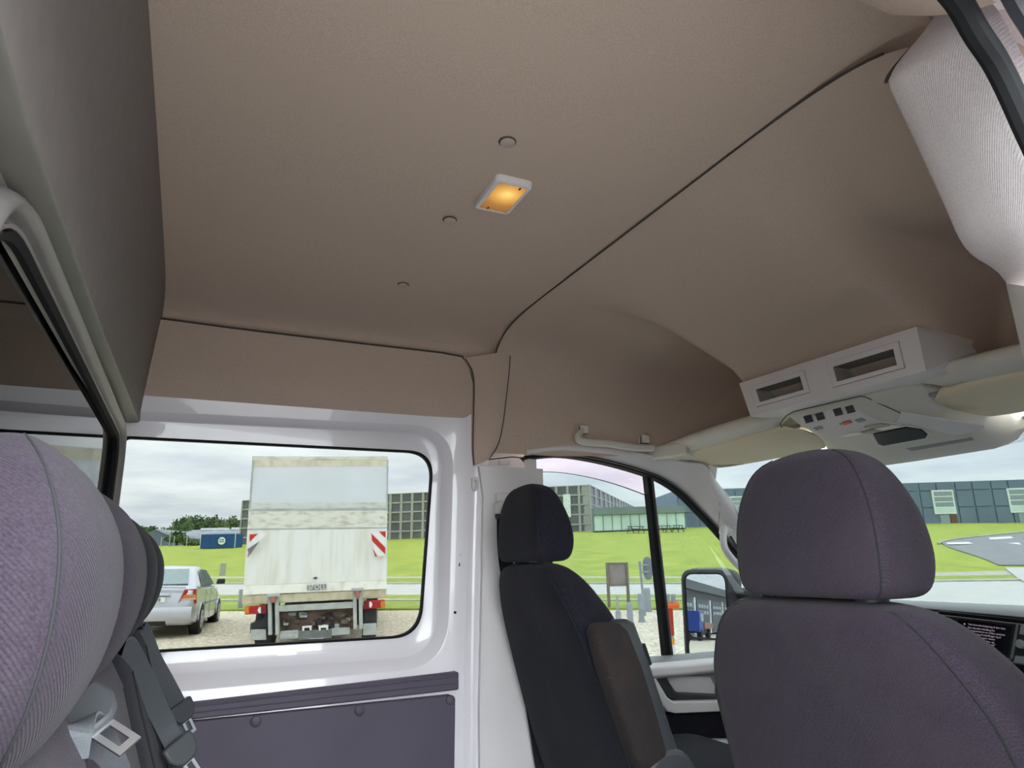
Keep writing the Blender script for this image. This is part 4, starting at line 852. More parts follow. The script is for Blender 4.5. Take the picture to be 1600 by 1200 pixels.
# driver's belt at the B pillar
sb = thing('seat_belt', P(788, 800, Y=1.975), 'black driver seat belt running down the pillar behind the headrest', 'seat belt')
m = MB(); m.ribbon(smooth_path([P(787, 800, Y=1.965), P(788, 850, Y=1.96), P(794, 900, Y=1.965), P(815, 1000, Y=1.97), P(850, 1210, Y=1.97)], 5), (1, 0, 0), .046, .002); m.build('webbing', 'seat_dark', sb)
MB().prism([P(776, 787, Y=1.955), P(782, 782, Y=1.95), P(806, 779, Y=1.95), P(812, 784, Y=1.95), P(808, 797, Y=1.95), P(795, 803, Y=1.95), P(778, 803, Y=1.955)], (0, .03, 0)).build('guide_cover', 'plastic', sb, .004, 3)
MB().prism([P(776, 770, Y=1.975), P(790, 769, Y=1.975), P(808, 774, Y=1.975), P(812, 790, Y=1.975), P(778, 788, Y=1.975)], (0, .02, 0)).build('slider_cover', 'plastic', sb, .004, 3)
MB().prism([P(776, 803, Y=1.957), P(800, 801, Y=1.957), P(802, 808, Y=1.957), P(778, 811, Y=1.957)], (0, .02, 0)).build('guide_loop', 'plastic_dark', sb, .003)

# ---------------------------------------------------------------- door mirror outside
mr_ = thing('door_mirror', (1.95, 2.35, -0.35), 'black door mirror seen through the driver window, reflecting dark garages', 'door mirror')
mc = P(1106, 962, Y=2.36)                       # centre of the housing opening
nm = Vector((-.955, -.296, .042)).normalized(); mu_ = Vector((0, 0, 1)); mu_ = (mu_ - nm * mu_.dot(nm)).normalized(); mv = mu_.cross(nm) * -1
if mv.y < 0: mv = -mv
def mq(a, b, d): return mc + mv * a + mu_ * b + nm * d
def mring(w0, w1, h0, h1, r, d, k=6): return [mq(x, y, d) for x, y in rquad([(w0, h1), (w1, h1), (w1, h0), (w0, h0)], r, k)]
m = MB(); m.loft([mring(-.11, .11, -.19, .18, .05, .0), mring(-.12, .118, -.20, .19, .055, -.03), mring(-.115, .11, -.195, .185, .05, -.08), mring(-.08, .08, -.16, .15, .05, -.12)]); m.build('housing', 'plastic_dark', mr_, sharp=50)
m = MB(); m.loft([mring(-.11, .11, -.19, .18, .05, .0), mring(-.112, .112, -.192, .182, .05, .012), mring(-.102, .102, -.182, .172, .045, .014), mring(-.096, .096, -.176, .166, .04, .004)], cap=False); m.build('rim', 'plastic_dark', mr_, sharp=50)
m = MB(); m.loft([mring(-.093, .093, -.085, .163, .035, .004), mring(-.093, .093, -.085, .163, .035, .0065)]); m.build('main_glass', 'mirror', mr_)
m = MB(); m.loft([mring(-.093, .093, -.172, -.092, .03, .004), mring(-.093, .093, -.172, -.092, .03, .0065)]); m.build('wide_glass', 'mirror', mr_)
MB().prism([mq(-.095, -.0925, .004), mq(.095, -.0925, .004), mq(.095, -.0845, .004), mq(-.095, -.0845, .004)], nm * .004).build('bar', 'black', mr_)
for b in (.09, -.10): m = MB(); m.tube([mq(-.10, b, -.05), mq(-.18, b, -.05), Vector((2.12, 2.12, mc.z + b))], .022, 10); m.build('arm', 'plastic_dark', mr_)
# ---------------------------------------------------------------- outside: ground, lawn, road
MT['gravel'] = mat('gravel', (0.34, 0.29, 0.21), 0.95, vscale=14, col2=(0.84, 0.76, 0.60), thr=(0.36, 0.64), bump=0.6, bscale=20)
MT['grass'] = mat('grass', (0.25, 0.33, 0.035), 0.9, vscale=0.5, col2=(0.37, 0.42, 0.05), thr=(0.36, 0.64), bump=0.6, bscale=12)
MT['verge'] = mat('verge', (0.19, 0.28, 0.035), 0.9, vscale=2.5, col2=(0.32, 0.38, 0.06), thr=(0.36, 0.64), bump=0.8, bscale=12)
MT['road'] = mat('road', (0.52, 0.51, 0.47), 0.85, var=0.08, vscale=1.5)
MT['asphalt'] = mat('asphalt', (0.24, 0.24, 0.245), 0.85, var=0.12, vscale=1.2)
MT['kerb'] = mat('kerb', (0.44, 0.42, 0.34), 0.85, var=0.15, vscale=3)
MT['marking'] = mat('marking', (0.7, 0.7, 0.66), 0.8, var=0.1)
US = [-300, 0, 200, 400, 600, 800, 1000, 1150, 1300, 1450, 1600, 1800, 2300]
def band(v):                                    # ground line whose height in the picture is v(u)
    return [PG(u, v(u) if callable(v) else v) for u in US]
g = MB(); g.add([(-120, 2.6, G(-120, 2.6)), (90, 2.6, G(90, 2.6)), (90, 60, G(90, 60)), (-120, 60, G(-120, 60))], [(0, 1, 2, 3)]); tag(g.build('gravel_ground', 'gravel'), kind='structure')
MT['yard'] = mat('yard', (0.165, 0.16, 0.155), 0.9, var=0.15, vscale=3, bump=0.4, bscale=60)  # unseen ground by the open door, darkened to cut bounce onto the ceiling
g = MB(); g.add([(-120, -120, G(-120, -120)), (90, -120, G(90, -120)), (90, 2.6, G(90, 2.6)), (-120, 2.6, G(-120, 2.6))], [(0, 1, 2, 3)]); tag(g.build('unseen_dark_ground', 'yard'), kind='structure')
def strip(name, va, vb, mt, lift, th=0.06):
    a, b = band(va), band(vb); up_ = Vector((0, 0, lift))
    m = MB(); m.grid([[p + up_ - Vector((0, 0, th)) for p in a], [p + up_ for p in a], [p + up_ for p in b], [p + up_ - Vector((0, 0, th)) for p in b]])
    return tag(m.build(name, mt), kind='structure')
jit = lambda a, k: (lambda u: a + k * math.sin(u * .037) + k * .6 * math.sin(u * .11))
wide = lambda v0, v1: (lambda u: v0 if u < 1180 else lerp(v0, v1, min(1, (u - 1180) / 120)))
strip('grass_verge', lambda u: jit(954, 1.2)(u) if u < 1180 else 1010, wide(941.5, 1000), 'verge', 0.05)
strip('kerb', wide(941.5, 1000), wide(939.5, 998), 'kerb', 0.08)
strip('grass_verge', wide(939.5, 998), wide(931.5, 990), 'verge', 0.05)
strip('road', wide(931.5, 990), lambda u: 914 if u < 1300 else lerp(914, 909, min(1, (u - 1300) / 250)), 'road', 0.03)
strip('kerb', lambda u: 914 if u < 1300 else lerp(914, 909, min(1, (u - 1300) / 250)), lambda u: 913 if u < 1300 else lerp(913, 907, min(1, (u - 1300) / 250)), 'kerb', 0.09)
strip('grass_verge', lambda u: 913 if u < 1300 else lerp(913, 907, min(1, (u - 1300) / 250)), lambda u: 905 if u < 1300 else lerp(905, 900, min(1, (u - 1300) / 250)), 'verge', 0.06)
strip('footpath', lambda u: 905 if u < 1300 else lerp(905, 900, min(1, (u - 1300) / 250)), lambda u: 901.5 if u < 1300 else lerp(901.5, 892, min(1, (u - 1300) / 250)), 'kerb', 0.03)
# rising lawn: from the footpath up to the foot of the buildings
VB = [(-300, 857), (0, 856), (250, 853), (372, 851), (672, 841), (925, 830), (1095, 824), (1470, 818), (1600, 817), (2300, 812)]
VF = lambda u: 901.5 if u < 1300 else lerp(901.5, 892, min(1, (u - 1300) / 250))
TB = [(-300, 110), (372, 97), (925, 92), (1200, 92), (2300, 100)]
def Lw(u, v, lift=0.0):                         # point of the lawn seen at (u, v)
    p = PG(u, VF(u)); tf = p.dot(fwd_l); tb = interp(u, TB); vb = interp(u, VB); s = (v - VF(u)) / (vb - VF(u))
    t = 1 / lerp(1 / tf, 1 / tb, s); q = ray(u, v) * t; return q + Vector((0, 0, lift))
fwd_l = Vector((DX[2], DY[2], DZ[2]))
m = MB(); ul = [-300 + k * 50 for k in range(53)]
m.grid([[Lw(u, lerp(VF(u), interp(u, VB) - .4, s)) for u in ul] for s in [k / 12 for k in range(13)]]); tag(m.build('lawn', 'grass'), kind='structure')
MB().prism([Lw(u, v, .02) for u, v in [(1470, 849), (1490, 845), (1520, 841), (1600, 833.5), (1720, 826), (1760, 880), (1640, 885), (1560, 884), (1545, 877), (1520, 868), (1485, 857)]], (0, 0, .04)).build('driveway', 'asphalt')['kind'] = 'structure'
for q in ([(1545, 842), (1580, 840), (1584, 843), (1548, 845)], [(1478, 850), (1515, 849), (1520, 852), (1482, 853)], [(1560, 852), (1592, 850), (1598, 855), (1566, 857)]):
    MB().prism([Lw(u, v, .10) for u, v in q], (0, 0, .02)).build('trim_3', 'marking')['kind'] = 'structure'
tag(MB().tube([Lw(u, v, .08) for u, v in [(1466, 851), (1474, 847.5), (1495, 843.5), (1530, 839.5), (1600, 832.5), (1700, 826)]], .10, 6).build('trim_2', 'kerb'), kind='structure')

tag(MB().prism([PG(u, v) + Vector((0, 0, .04)) for u, v in [(1566, 886), (1578, 896), (1590, 906), (1600, 912), (1900, 912), (1900, 882), (1640, 884)]], (0, 0, .06)).build('driveway_mouth', 'road'), kind='structure')

# ---------------------------------------------------------------- buildings across the lawn
MT['concrete'] = mat('concrete', (0.40, 0.40, 0.375), 0.8, var=0.08, vscale=0.5)
MT['dark_pane'] = mat('dark_pane', (0.13, 0.14, 0.15), 0.35, var=0.25, vscale=0.25)
MT['blue_panel'] = mat('blue_panel', (0.14, 0.19, 0.255), 0.5, var=0.12, vscale=0.15)
MT['blue_joint'] = mat('blue_joint', (0.21, 0.275, 0.34), 0.5, var=0.1)
MT['pale_glass'] = mat('pale_glass', (0.58, 0.72, 0.68), 0.25, var=0.10, vscale=0.3)
MT['slate'] = mat('slate', (0.20, 0.25, 0.255), 0.6, var=0.08, vscale=0.3)
MT['win_white'] = mat('win_white', (0.78, 0.82, 0.80), 0.5, var=0.04)
MT['win_pane'] = mat('win_pane', (0.28, 0.34, 0.37), 0.25, var=0.1)
class Face:                                     # upright facade between two ground points
    def __init__(s, a, b, h0, h1=None):
        s.a, s.b = Vector(a), Vector(b); s.h0, s.h1 = h0, h1 if h1 is not None else h0
        d = (s.b - s.a); s.n = Vector((d.y, -d.x, 0)).normalized()
        if s.n.dot(s.a) > 0: s.n = -s.n           # towards the camera
    def p(s, x, y, d=0.0): return s.a.lerp(s.b, x) + Vector((0, 0, lerp(s.h0, s.h1, x) * y)) + s.n * d
    def slab(s, mb, x0, x1, y0, y1, d0, d1):
        return mb.hexa([s.p(x0, y0, d0), s.p(x1, y0, d0), s.p(x1, y0, d1), s.p(x0, y0, d1), s.p(x0, y1, d0), s.p(x1, y1, d0), s.p(x1, y1, d1), s.p(x0, y1, d1)])
def hgt(u, vb, vt, t): return (ray(u, vt) * t).z - (ray(u, vb) * t).z
ob = thing('office_building', ray(650, 841) * 96, 'grey concrete grid office building with dark square panes beyond the lawn', 'building')
A_ = ray(372, 855) * 97; B_ = ray(925, 834) * 93; C_ = ray(1000, 834) * 190
f1 = Face(A_, B_, hgt(372, 855, 780, 97), hgt(925, 834, 755, 93)); f2 = Face(B_, C_, hgt(925, 834, 755, 93), hgt(1000, 834, 794, 190))
m = MB(); f1.slab(m, 0, 1, 0, 1, -8, -.25); m.build('core', 'concrete', ob)
m = MB(); f2.slab(m, 0, 1, 0, 1, -6, -.25); m.build('core', 'concrete', ob)
def gridface(f, cols, rows, fx, fy, pane='dark_pane'):
    for i in range(cols + 1):
        x = i / cols; m = MB(); f.slab(m, max(0, x - fx / 2), min(1, x + fx / 2), 0, 1, -.3, .0); m.build('mullion', 'concrete', ob)
    for j in range(rows + 1):
        y = j / rows; m = MB(); f.slab(m, 0, 1, max(0, y - fy / 2), min(1, y + fy / 2), -.3, -.03); m.build('rail', 'concrete', ob)
    for i in range(cols):
        for j in range(rows):
            m = MB(); f.slab(m, (i + .04) / cols, (i + .96) / cols, (j + .03) / rows, (j + .97) / rows, -.25, -.14 - .04 * random.random()); m.build('pane', pane, ob)
gridface(f1, 32, 5, .22 / 32, .16 / 5); gridface(f2, 16, 5, .3 / 16, .16 / 5)
# sun-shade window frames on the near end of the office
m = MB(); f1.slab(m, .925, .945, .35, .82, 0, .25); m.build('shade_frame', 'win_white', ob)
# low glazed wing
lw = thing('glazed_wing', ray(1000, 828) * 88, 'low slate building with a row of pale glass panes beside picnic tables', 'building')
A2 = ray(929, 831) * 88; B2 = ray(1072, 826) * 88; f3 = Face(A2, B2, hgt(929, 831, 793, 88), hgt(1072, 826, 789, 88))
m = MB(); f3.slab(m, 0, 1, 0, 1, -2.5, -.3); m.build('core', 'slate', lw)
m = MB(); f3.slab(m, 0, 1, .70, 1.0, -.3, .25); m.build('roof_band', 'slate', lw)
for i in range(10):
    m = MB(); f3.slab(m, (i + .04) / 10, (i + .96) / 10, .04, .69, -.3, -.08); m.build('pane', 'pale_glass', lw)
for i in range(11):
    m = MB(); f3.slab(m, max(0, i / 10 - .003), min(1, i / 10 + .003), 0, .70, -.3, -.02); m.build('mullion', 'slate', lw)
# long dark blue hall
bh = thing('blue_hall', ray(1400, 819) * 93, 'long dark blue panelled hall with white framed windows across the lawn', 'building')
A3 = ray(1062, 828) * 93; B3 = ray(1700, 819) * 96; f4 = Face(A3, B3, hgt(1062, 828, 764, 93), hgt(1700, 819, 744, 96))
m = MB(); f4.slab(m, 0, 1, 0, 1, -14, -.2); m.build('core', 'blue_joint', bh)
nc = 22
for i in range(nc):
    for j in range(3):
        y0, y1 = ((0, .42), (.42, .80), (.80, 1.0))[j]
        m = MB(); f4.slab(m, (i + .05 + .05 * (i % 2)) / nc, (i + .95) / nc, y0 + .012, y1 - .012, -.2, -.02 * random.random()); m.build('wall_panel', 'blue_panel', bh)
def fx4(u): 
    r = ray(u, 800); a, b = f4.a, f4.b; d = b - a        # where the picture column meets the facade
    return (r.x * a.y - r.y * a.x) / (r.y * d.x - r.x * d.y)
for u0, u1, ya, yb in ((1141, 1166, .33, .80), (1460, 1494, .27, .81), (1579, 1613, .27, .81)):
    x0, x1 = fx4(u0), fx4(u1); m = MB(); f4.slab(m, x0, x1, ya, yb, -.1, .12); wn = m.build('window', 'win_white', bh)
    for k in range(4):
        y0 = lerp(ya + .03, yb - .02, k / 4) + .012; y1 = lerp(ya + .03, yb - .02, (k + 1) / 4) - .012
        m = MB(); f4.slab(m, x0 + .004, x1 - .004, y0, y1, .0, .15); m.build('pane', 'win_pane' if k else 'pale_glass', wn)
m = MB(); f4.slab(m, fx4(1483), fx4(1493), 0, .26, -.05, .1); m.build('door', mat('brown_door', (.16, .08, .05), .6, var=.1), bh)
m = MB(); f4.slab(m, fx4(1467), fx4(1482), 0, .25, -.05, .08); m.build('pane', 'win_pane', bh)
m = MB(); f4.slab(m, fx4(1590), fx4(1604), 0, .26, -.05, .08); m.build('pane', 'win_pane', bh)
# picnic tables before the wing
def picnic(u0, u1, v, t, label):
    a, b = Lw(u0, v + 1), Lw(u1, v + 1); d = (b - a); L_ = d.length; d.normalize(); n = Vector((-d.y, d.x, 0)); c = (a + b) / 2
    r = thing('picnic_table', c, label, 'picnic table', 'picnic tables on the lawn')
    for nm_, o_, z, wd in (('table_top', 0, .75, .7), ('seat_plank', .65, .45, .28), ('seat_plank', -.65, .45, .28)):
        m = MB(); m.hexa([c + d * s * L_ / 2 + n * (o_ + q * wd / 2) + Vector((0, 0, z + h)) for h in (0, .06) for s, q in ((-1, -1), (1, -1), (1, 1), (-1, 1))]); m.build(nm_, 'plastic_dark', r)
    for s in (-.7, .7):
        for q in (-1, 1): m = MB(); m.tube([c + d * s * L_ / 2 + n * q * .75 + Vector((0, 0, -.05)), c + d * s * L_ / 2 + n * q * .25 + Vector((0, 0, .76))], .05, 6); m.build('leg', 'plastic_dark', r)
picnic(982, 1006, 832, 70, 'dark picnic table on the lawn, left of the window divider')
picnic(1030, 1048, 831, 70, 'dark picnic table on the lawn, just right of the window divider')
picnic(1054, 1066, 830.5, 70, 'dark picnic table on the lawn, closest to the dark blue hall')

# far left: halls, container, trees
MT['hall_wall'] = mat('hall_wall', (0.13, 0.165, 0.20), 0.7, var=0.1, vscale=.2)
MT['hall_roof'] = mat('hall_roof', (0.27, 0.30, 0.32), 0.7, var=0.1, vscale=.2)
MT['hall_wall2'] = mat('hall_wall2', (0.20, 0.22, 0.225), 0.7, var=0.1, vscale=.2)
hb = thing('warehouse', ray(255, 853) * 102, 'blue grey gabled warehouse far beyond the lawn', 'building')
a = ray(215, 858) * 102; b = ray(266, 857) * 102; f = Face(a, b, hgt(240, 857, 838, 102)); m = MB(); f.slab(m, 0, 1, 0, 1, -12, 0); m.build('wall', 'hall_wall', hb)
pk_ = f.p(.5, 1.0) + Vector((0, 0, hgt(240, 838, 826, 102))); m = MB(); m.prism([f.p(0, 1), f.p(1, 1), pk_], f.n * -12); m.build('gable', 'hall_wall', hb)
m = MB(); m.add([f.p(1.03, .96, .2), pk_ + f.n * .2, pk_ - f.n * 12, f.p(1.03, .96, -12)], [(0, 1, 2, 3)]); m.build('roof', 'hall_roof', hb, solid=.15)
hb = thing('long_hall', ray(310, 850) * 125, 'long low hall with pale grey roof and skylights behind the blue container', 'building')
a = ray(268, 856) * 125; b = ray(395, 853) * 125; f = Face(a, b, hgt(300, 855, 838, 125)); m = MB(); f.slab(m, 0, 1, 0, 1, -14, 0); m.build('wall', 'hall_wall2', hb)
m = MB(); zt_ = hgt(300, 838, 826, 125) * 1.15; rf = [f.p(0, 1, .4), f.p(1, 1, .4), f.p(1, 1, -8) + Vector((0, 0, zt_)), f.p(0, 1, -8) + Vector((0, 0, zt_))]; m.add(rf, [(0, 1, 2, 3)]); ro = m.build('roof', 'hall_roof', hb, solid=.2)
for x in (.2, .285, .42, .60, .75): m = MB(); c0 = f.p(x, 1, -7) + Vector((0, 0, zt_ * .9)); m.box(c0 - Vector((1.0, .6, 0)), c0 + Vector((1.0, .6, .45))); m.build('skylight', 'win_white', ro)
ct = thing('container', ray(340, 851) * 87, 'blue shipping container with white round emblem at the lawn edge', 'container')
a = ray(312, 857) * 87; b = ray(367, 855.5) * 87; f = Face(a, b, hgt(340, 856, 834, 87)); mblue = mat('container_blue', (0.012, 0.085, 0.26), .5, var=.12, vscale=.6)
m = MB(); f.slab(m, 0, 1, 0, 1, -2.4, 0); m.build('shell', mblue, ct)
for i in range(26): m = MB(); f.slab(m, (i + .2) / 26, (i + .65) / 26, .06, .94, -.02, .03); m.build('rib', mblue, ct)
m = MB(); f.slab(m, .0, .012, 0, 1, -.02, .06); m.build('corner_post', 'win_white', ct); m = MB(); f.slab(m, .988, 1, 0, 1, -.02, .06); m.build('corner_post', 'win_white', ct)
m = MB(); f.slab(m, .35, .365, 0, 1, -.02, .05); m.build('joint_post', mat('lightblue', (.05, .16, .36), .5, var=.1), ct)
m = MB(); ring_ = [f.p(.615 + .105 * math.cos(t / 20 * 6.2832), .5 + .27 * math.sin(t / 20 * 6.2832), .05) for t in range(20)]; m.prism(ring_, f.n * .02); em = m.build('emblem', 'win_white', ct)
for k, (x0, x1, y0, y1) in enumerate(((.55, .60, .56, .62), (.615, .67, .55, .63), (.545, .575, .40, .47), (.585, .615, .40, .48), (.625, .65, .40, .47), (.66, .69, .42, .48))): m = MB(); f.slab(m, x0, x1, y0, y1, .06, .08); m.build('emblem_stroke', mblue, em)
MT['leaf_a'] = mat('leaf_a', (0.060, 0.105, 0.040), 0.9, vscale=.8, col2=(0.12, 0.19, 0.065)); MT['leaf_b'] = mat('leaf_b', (0.085, 0.13, 0.045), 0.9, vscale=.8, col2=(0.16, 0.22, 0.075)); MT['bark'] = mat('bark', (.08, .06, .04), .9, var=.2)
def tree(u, vb, vt, t, wpx, label, mt='leaf_a', name='tree', grp='trees on the skyline'):
    t = t + (16 if name == 'tree' else 0); base = ray(u, vb) * t; H_ = hgt(u, vb, vt, t); W_ = wpx / F * t / 2; r = thing(name, base, label, 'tree' if name == 'tree' else 'bush', grp)
    m = MB(); m.tube([base + Vector((0, 0, -.3)), base + Vector((0, 0, H_ * .6))], [W_ * .09 + .08, W_ * .05 + .03], 7); m.build('trunk', 'bark', r)
    m = MB(); rnd = random.Random(int(u * 7))
    for k in range(420):
        th = rnd.uniform(0, 6.283); ph = math.acos(rnd.uniform(-.75, 1)); rad = rnd.uniform(.72, 1.05) * (1 + .18 * math.sin(th * 3 + u) + .12 * math.sin(ph * 5 + u))
        c = base + Vector((W_ * rad * math.sin(ph) * math.cos(th), W_ * rad * math.sin(ph) * math.sin(th), H_ * (.55 + .43 * rad * math.cos(ph))))
        s = W_ * rnd.uniform(.10, .20); ax = Vector((rnd.gauss(0, 1), rnd.gauss(0, 1), rnd.gauss(0, 1))).normalized(); e1 = ax.orthogonal().normalized() * s; e2 = ax.cross(e1)
        m.add([c + e1, c + e2 * .8, c - e1, c - e2 * .8, c + ax * s * .45], [(0, 1, 4), (1, 2, 4), (2, 3, 4), (3, 0, 4)])
    o = m.build('foliage', mt, r)
    m = MB(); m.loft([[base + Vector((W_ * .82 * q * math.cos(k / 10 * 6.283), W_ * .82 * q * math.sin(k / 10 * 6.283), H_ * z)) for k in range(10)] for z, q in ((.22, .5), (.4, .95), (.6, 1), (.78, .8), (.9, .4))]); m.build('crown', mt, r)
for a in [(276, 850, 812, 140, 26, 'dark green tree at the left end of the skyline row', 'leaf_a'), (291, 850, 804, 140, 28, 'tallest dark green round tree above the pale hall roof', 'leaf_a'), (307, 850, 806, 142, 24, 'dark green tree next to the tallest round tree', 'leaf_a'),
          (320, 850, 808, 145, 26, 'mid green tree in the middle of the skyline row', 'leaf_b'), (335, 850, 806, 144, 28, 'mid green tree over the left half of the blue container', 'leaf_a'), (348, 850, 810, 140, 26, 'light green tree over the white container emblem', 'leaf_b'),
          (360, 850, 806, 142, 26, 'light green tree behind the right half of the blue container', 'leaf_b'), (374, 850, 808, 142, 24, 'green tree half hidden by the office building', 'leaf_a'), (230, 850, 822, 150, 30, 'small green tree behind the gabled warehouse', 'leaf_a'), (262, 850, 823, 150, 24, 'low green tree between warehouse and long hall', 'leaf_b')]: tree(*a)
tree(276, 853.5, 831, 100, 30, 'dark green bush in front of the long hall', 'leaf_a', 'bush', 'bushes'); tree(301, 853, 845, 98, 26, 'low green shrub left of the blue container', 'leaf_b', 'bush', 'bushes')
MT['galv'] = mat('galv', (0.30, 0.33, 0.36), 0.5, var=0.12, vscale=6)
MT['old_wood'] = mat('old_wood', (0.22, 0.18, 0.15), 0.85, var=0.25, vscale=14, stretch=(1, 1, .2))
for u, vt, lab in ((264, 832, 'thin pale lamp post at the warehouse corner'), (251, 840, 'short pale fence post before the warehouse'), (271, 838, 'pale fence post left of the dark bush'), (291, 838, 'pale fence post right of the dark bush')):
    p = ray(u, 854.5) * 96; h_ = hgt(u, 854.5, vt, 96); r = thing('fence_post', p, lab, 'post', 'pale posts at the far lawn edge')
    m = MB(); m.tube([p - Vector((0, 0, .2)), p + Vector((0, 0, h_))], .07, 8); m.build('shaft', 'concrete', r); m = MB(); m.tube([p + Vector((0, 0, h_ - .05)), p + Vector((0, 0, h_ + .08))], [.10, .08], 8); m.build('cap', 'concrete', r)

# ---------------------------------------------------------------- posts and signs by the gravel
def bollard(u, v, vt, wpx, label, mt='galv', name='bollard'):
    p = PG(u, v); t = p.dot(fwd_l); w_ = wpx / F * t / 2; h_ = (ray(u, vt) * t - p).z; r = thing(name, p, label, 'post', 'grey posts at the gravel edge')
    m = MB(); m.tube([p - Vector((0, 0, .05)), p + Vector((0, 0, h_ - .03)), p + Vector((0, 0, h_))], [w_, w_, w_ * .8], 12); m.build('shaft', mt, r)
    m = MB(); m.tube([p - Vector((0, 0, .05)), p + Vector((0, 0, .04))], w_ * 1.25, 12); m.build('foot', 'galv', r)
bollard(375, 953, 921, 8, 'grey bollard just left of the box truck'); bollard(968, 1000, 955, 9, 'leftmost grey bollard before the wooden sign board'); bollard(986, 990, 942, 10, 'second grey bollard from the left, under the sign board')
bollard(1003, 972, 928, 9, 'third grey bollard, below the oval sign'); bollard(1013, 956, 919, 10, 'farthest grey bollard, right of the oval sign post'); bollard(965.5, 956, 932, 4, 'thin pale stake between the sign board posts', 'concrete', 'stake')
p = Lw(347.5, 899); t = p.dot(fwd_l); r = thing('litter_bin', p, 'slim grey waste bin standing alone on the lawn', 'bin'); w_ = 9 / F * t / 2; h_ = (ray(347.5, 880) * t - p).z
m = MB(); m.tube([p, p + Vector((0, 0, h_ * .92))], w_, 14); m.build('drum', 'concrete', r); m = MB(); m.tube([p + Vector((0, 0, h_ * .92)), p + Vector((0, 0, h_))], [w_ * 1.1, w_ * .9], 14); m.build('lid', 'galv', r)
# wooden sign board
p = PG(953, 952); t = p.dot(fwd_l); q = ray(983.5, 946) * (t * 1.01); r = thing('sign_board', p, 'weathered blank wooden sign board on two posts', 'sign')
f = Face(p, Vector((q.x, q.y, p.z)), (ray(953, 879) * t - p).z)
for x in (0.0, 1.0): m = MB(); f.slab(m, x - .05, x + .05, 0, 1.0, -.08, 0); m.build('post', 'old_wood', r)
m = MB(); f.slab(m, .06, .94, .50, .99, -.06, -.02); bd = m.build('board', mat('sign_face', (.27, .23, .22), .8, var=.18, vscale=3), r)
for y in (.495, .985): m = MB(); f.slab(m, .05, .95, y - .01, y + .015, -.06, .01); m.build('board_edge', 'old_wood', bd)
for x in (.06, .92): m = MB(); f.slab(m, x, x + .025, .5, .99, -.06, .01); m.build('board_edge', 'old_wood', bd)
# oval sign on a post
p = PG(1008, 962); t = p.dot(fwd_l); r = thing('oval_sign', p, 'grey oval sign plate on a thin post seen from behind', 'sign'); h_ = (ray(1005, 877) * t - p).z
m = MB(); m.tube([p - Vector((0, 0, .05)), p + Vector((-.04, .04, h_))], .032, 10); m.build('post', 'galv', r)
c = ray(1012, 888) * t; ex2 = Vector((.88, -.47, 0)); m = MB(); m.prism([c + ex2 * (7.5 / F * t * math.copysign(abs(math.cos(k / 24 * 6.2832)) ** .8, math.cos(k / 24 * 6.2832))) + Vector((0, 0, 17.5 / F * t * math.copysign(abs(math.sin(k / 24 * 6.2832)) ** .75, math.sin(k / 24 * 6.2832)))) for k in range(24)], Vector((.47, .88, 0)) * .03); m.build('plate', mat('sign_back', (.19, .22, .25), .5, var=.08), r)
for zz_ in (.08, -.08): MB().box(c + Vector((-.16, -.03, zz_ - .02)), c + Vector((.0, .03, zz_ + .02))).build('clamp', 'galv', r)
# orange barrier post
p = PG(1052, 1027); t = p.dot(fwd_l); r = thing('barrier_post', p, 'red and orange barrier post with cross bar behind the mirror', 'barrier'); ph = lambda v: (ray(1050, v) * t).z
mred = mat('red_post', (.40, .025, .015), .5, var=.1); mor = mat('orange', (.75, .13, .02), .5, var=.08); mor2 = mat('amber', (.75, .30, .03), .5, var=.08)
tops = ray(1047, 945) * t; sx, sy = tops.x, tops.y
def seg(v0, v1, rad, mt, nm_): 
    a = ray(lerp(1047, 1052, (v0 - 945) / 82), v0) * t; b = ray(lerp(1047, 1052, (v1 - 945) / 82), v1) * t; m = MB(); m.tube([a, b], rad, 10); m.build(nm_, mt, r)
seg(950, 992, .038, mred, 'red_shaft'); seg(992, 997, .03, 'galv', 'collar'); seg(997, 1006, .037, mor2, 'amber_band'); seg(1006, 1028, .04, 'win_white', 'foot')
a = ray(1026, 947) * t; b = ray(1060, 945) * t; m = MB(); m.tube([a, b], .055, 10); m.build('cross_bar', mor, r)
for u in (1043, 1052): a = ray(u, 941) * t; b = ray(u, 928) * t; m = MB(); m.tube([a, b], .035, 8); m.build('top_pin', 'galv', r)

# ---------------------------------------------------------------- box truck with tail lift
tR = Vector((.970, -.245, 0)).normalized(); tF = Vector((.245, .970, 0)).normalized(); tC = ray(495, 950) * 12.35
tk_ = thing('box_truck', Vector((tC.x, tC.y, G(tC.x, tC.y))), 'dirty white box truck seen from behind with closed tail lift', 'truck')
def tp(u, v, d=0.0): return Ppl(u, v, tC + tF * d, tF)
def tq(name, pix, d, th, mt, parent=None, bev=0.0):
    return MB().prism([tp(u, v, d) for u, v in pix], tF * th).build(name, mt, parent or tk_, bev)
def dirty(name, col, dcol, thr=(.5, .72), sc=3.0, stretch=(1, 1, 1), rough=.5): return mat(name, col, rough, vscale=sc, col2=dcol, thr=thr, stretch=stretch)
MT['truck_white'] = dirty('truck_white', (.76, .78, .74), (.60, .60, .50), (.45, .8), 2.5, (4, 4, .35))
MT['truck_panel'] = dirty('truck_panel', (.70, .75, .80), (.64, .69, .72), (.4, .7), 1.2)
MT['truck_dirt'] = dirty('truck_dirt', (.70, .71, .64), (.42, .41, .32), (.48, .72), 6, (1, 1, 2.5))
MT['truck_cream'] = dirty('truck_cream', (.72, .70, .56), (.50, .48, .33), (.42, .7), 5, (2, 2, 1))
MT['truck_grey'] = mat('truck_grey', (.42, .46, .44), .6, var=.15, vscale=8)
MT['truck_dark'] = mat('truck_dark', (.035, .037, .042), .7, var=.3, vscale=10)
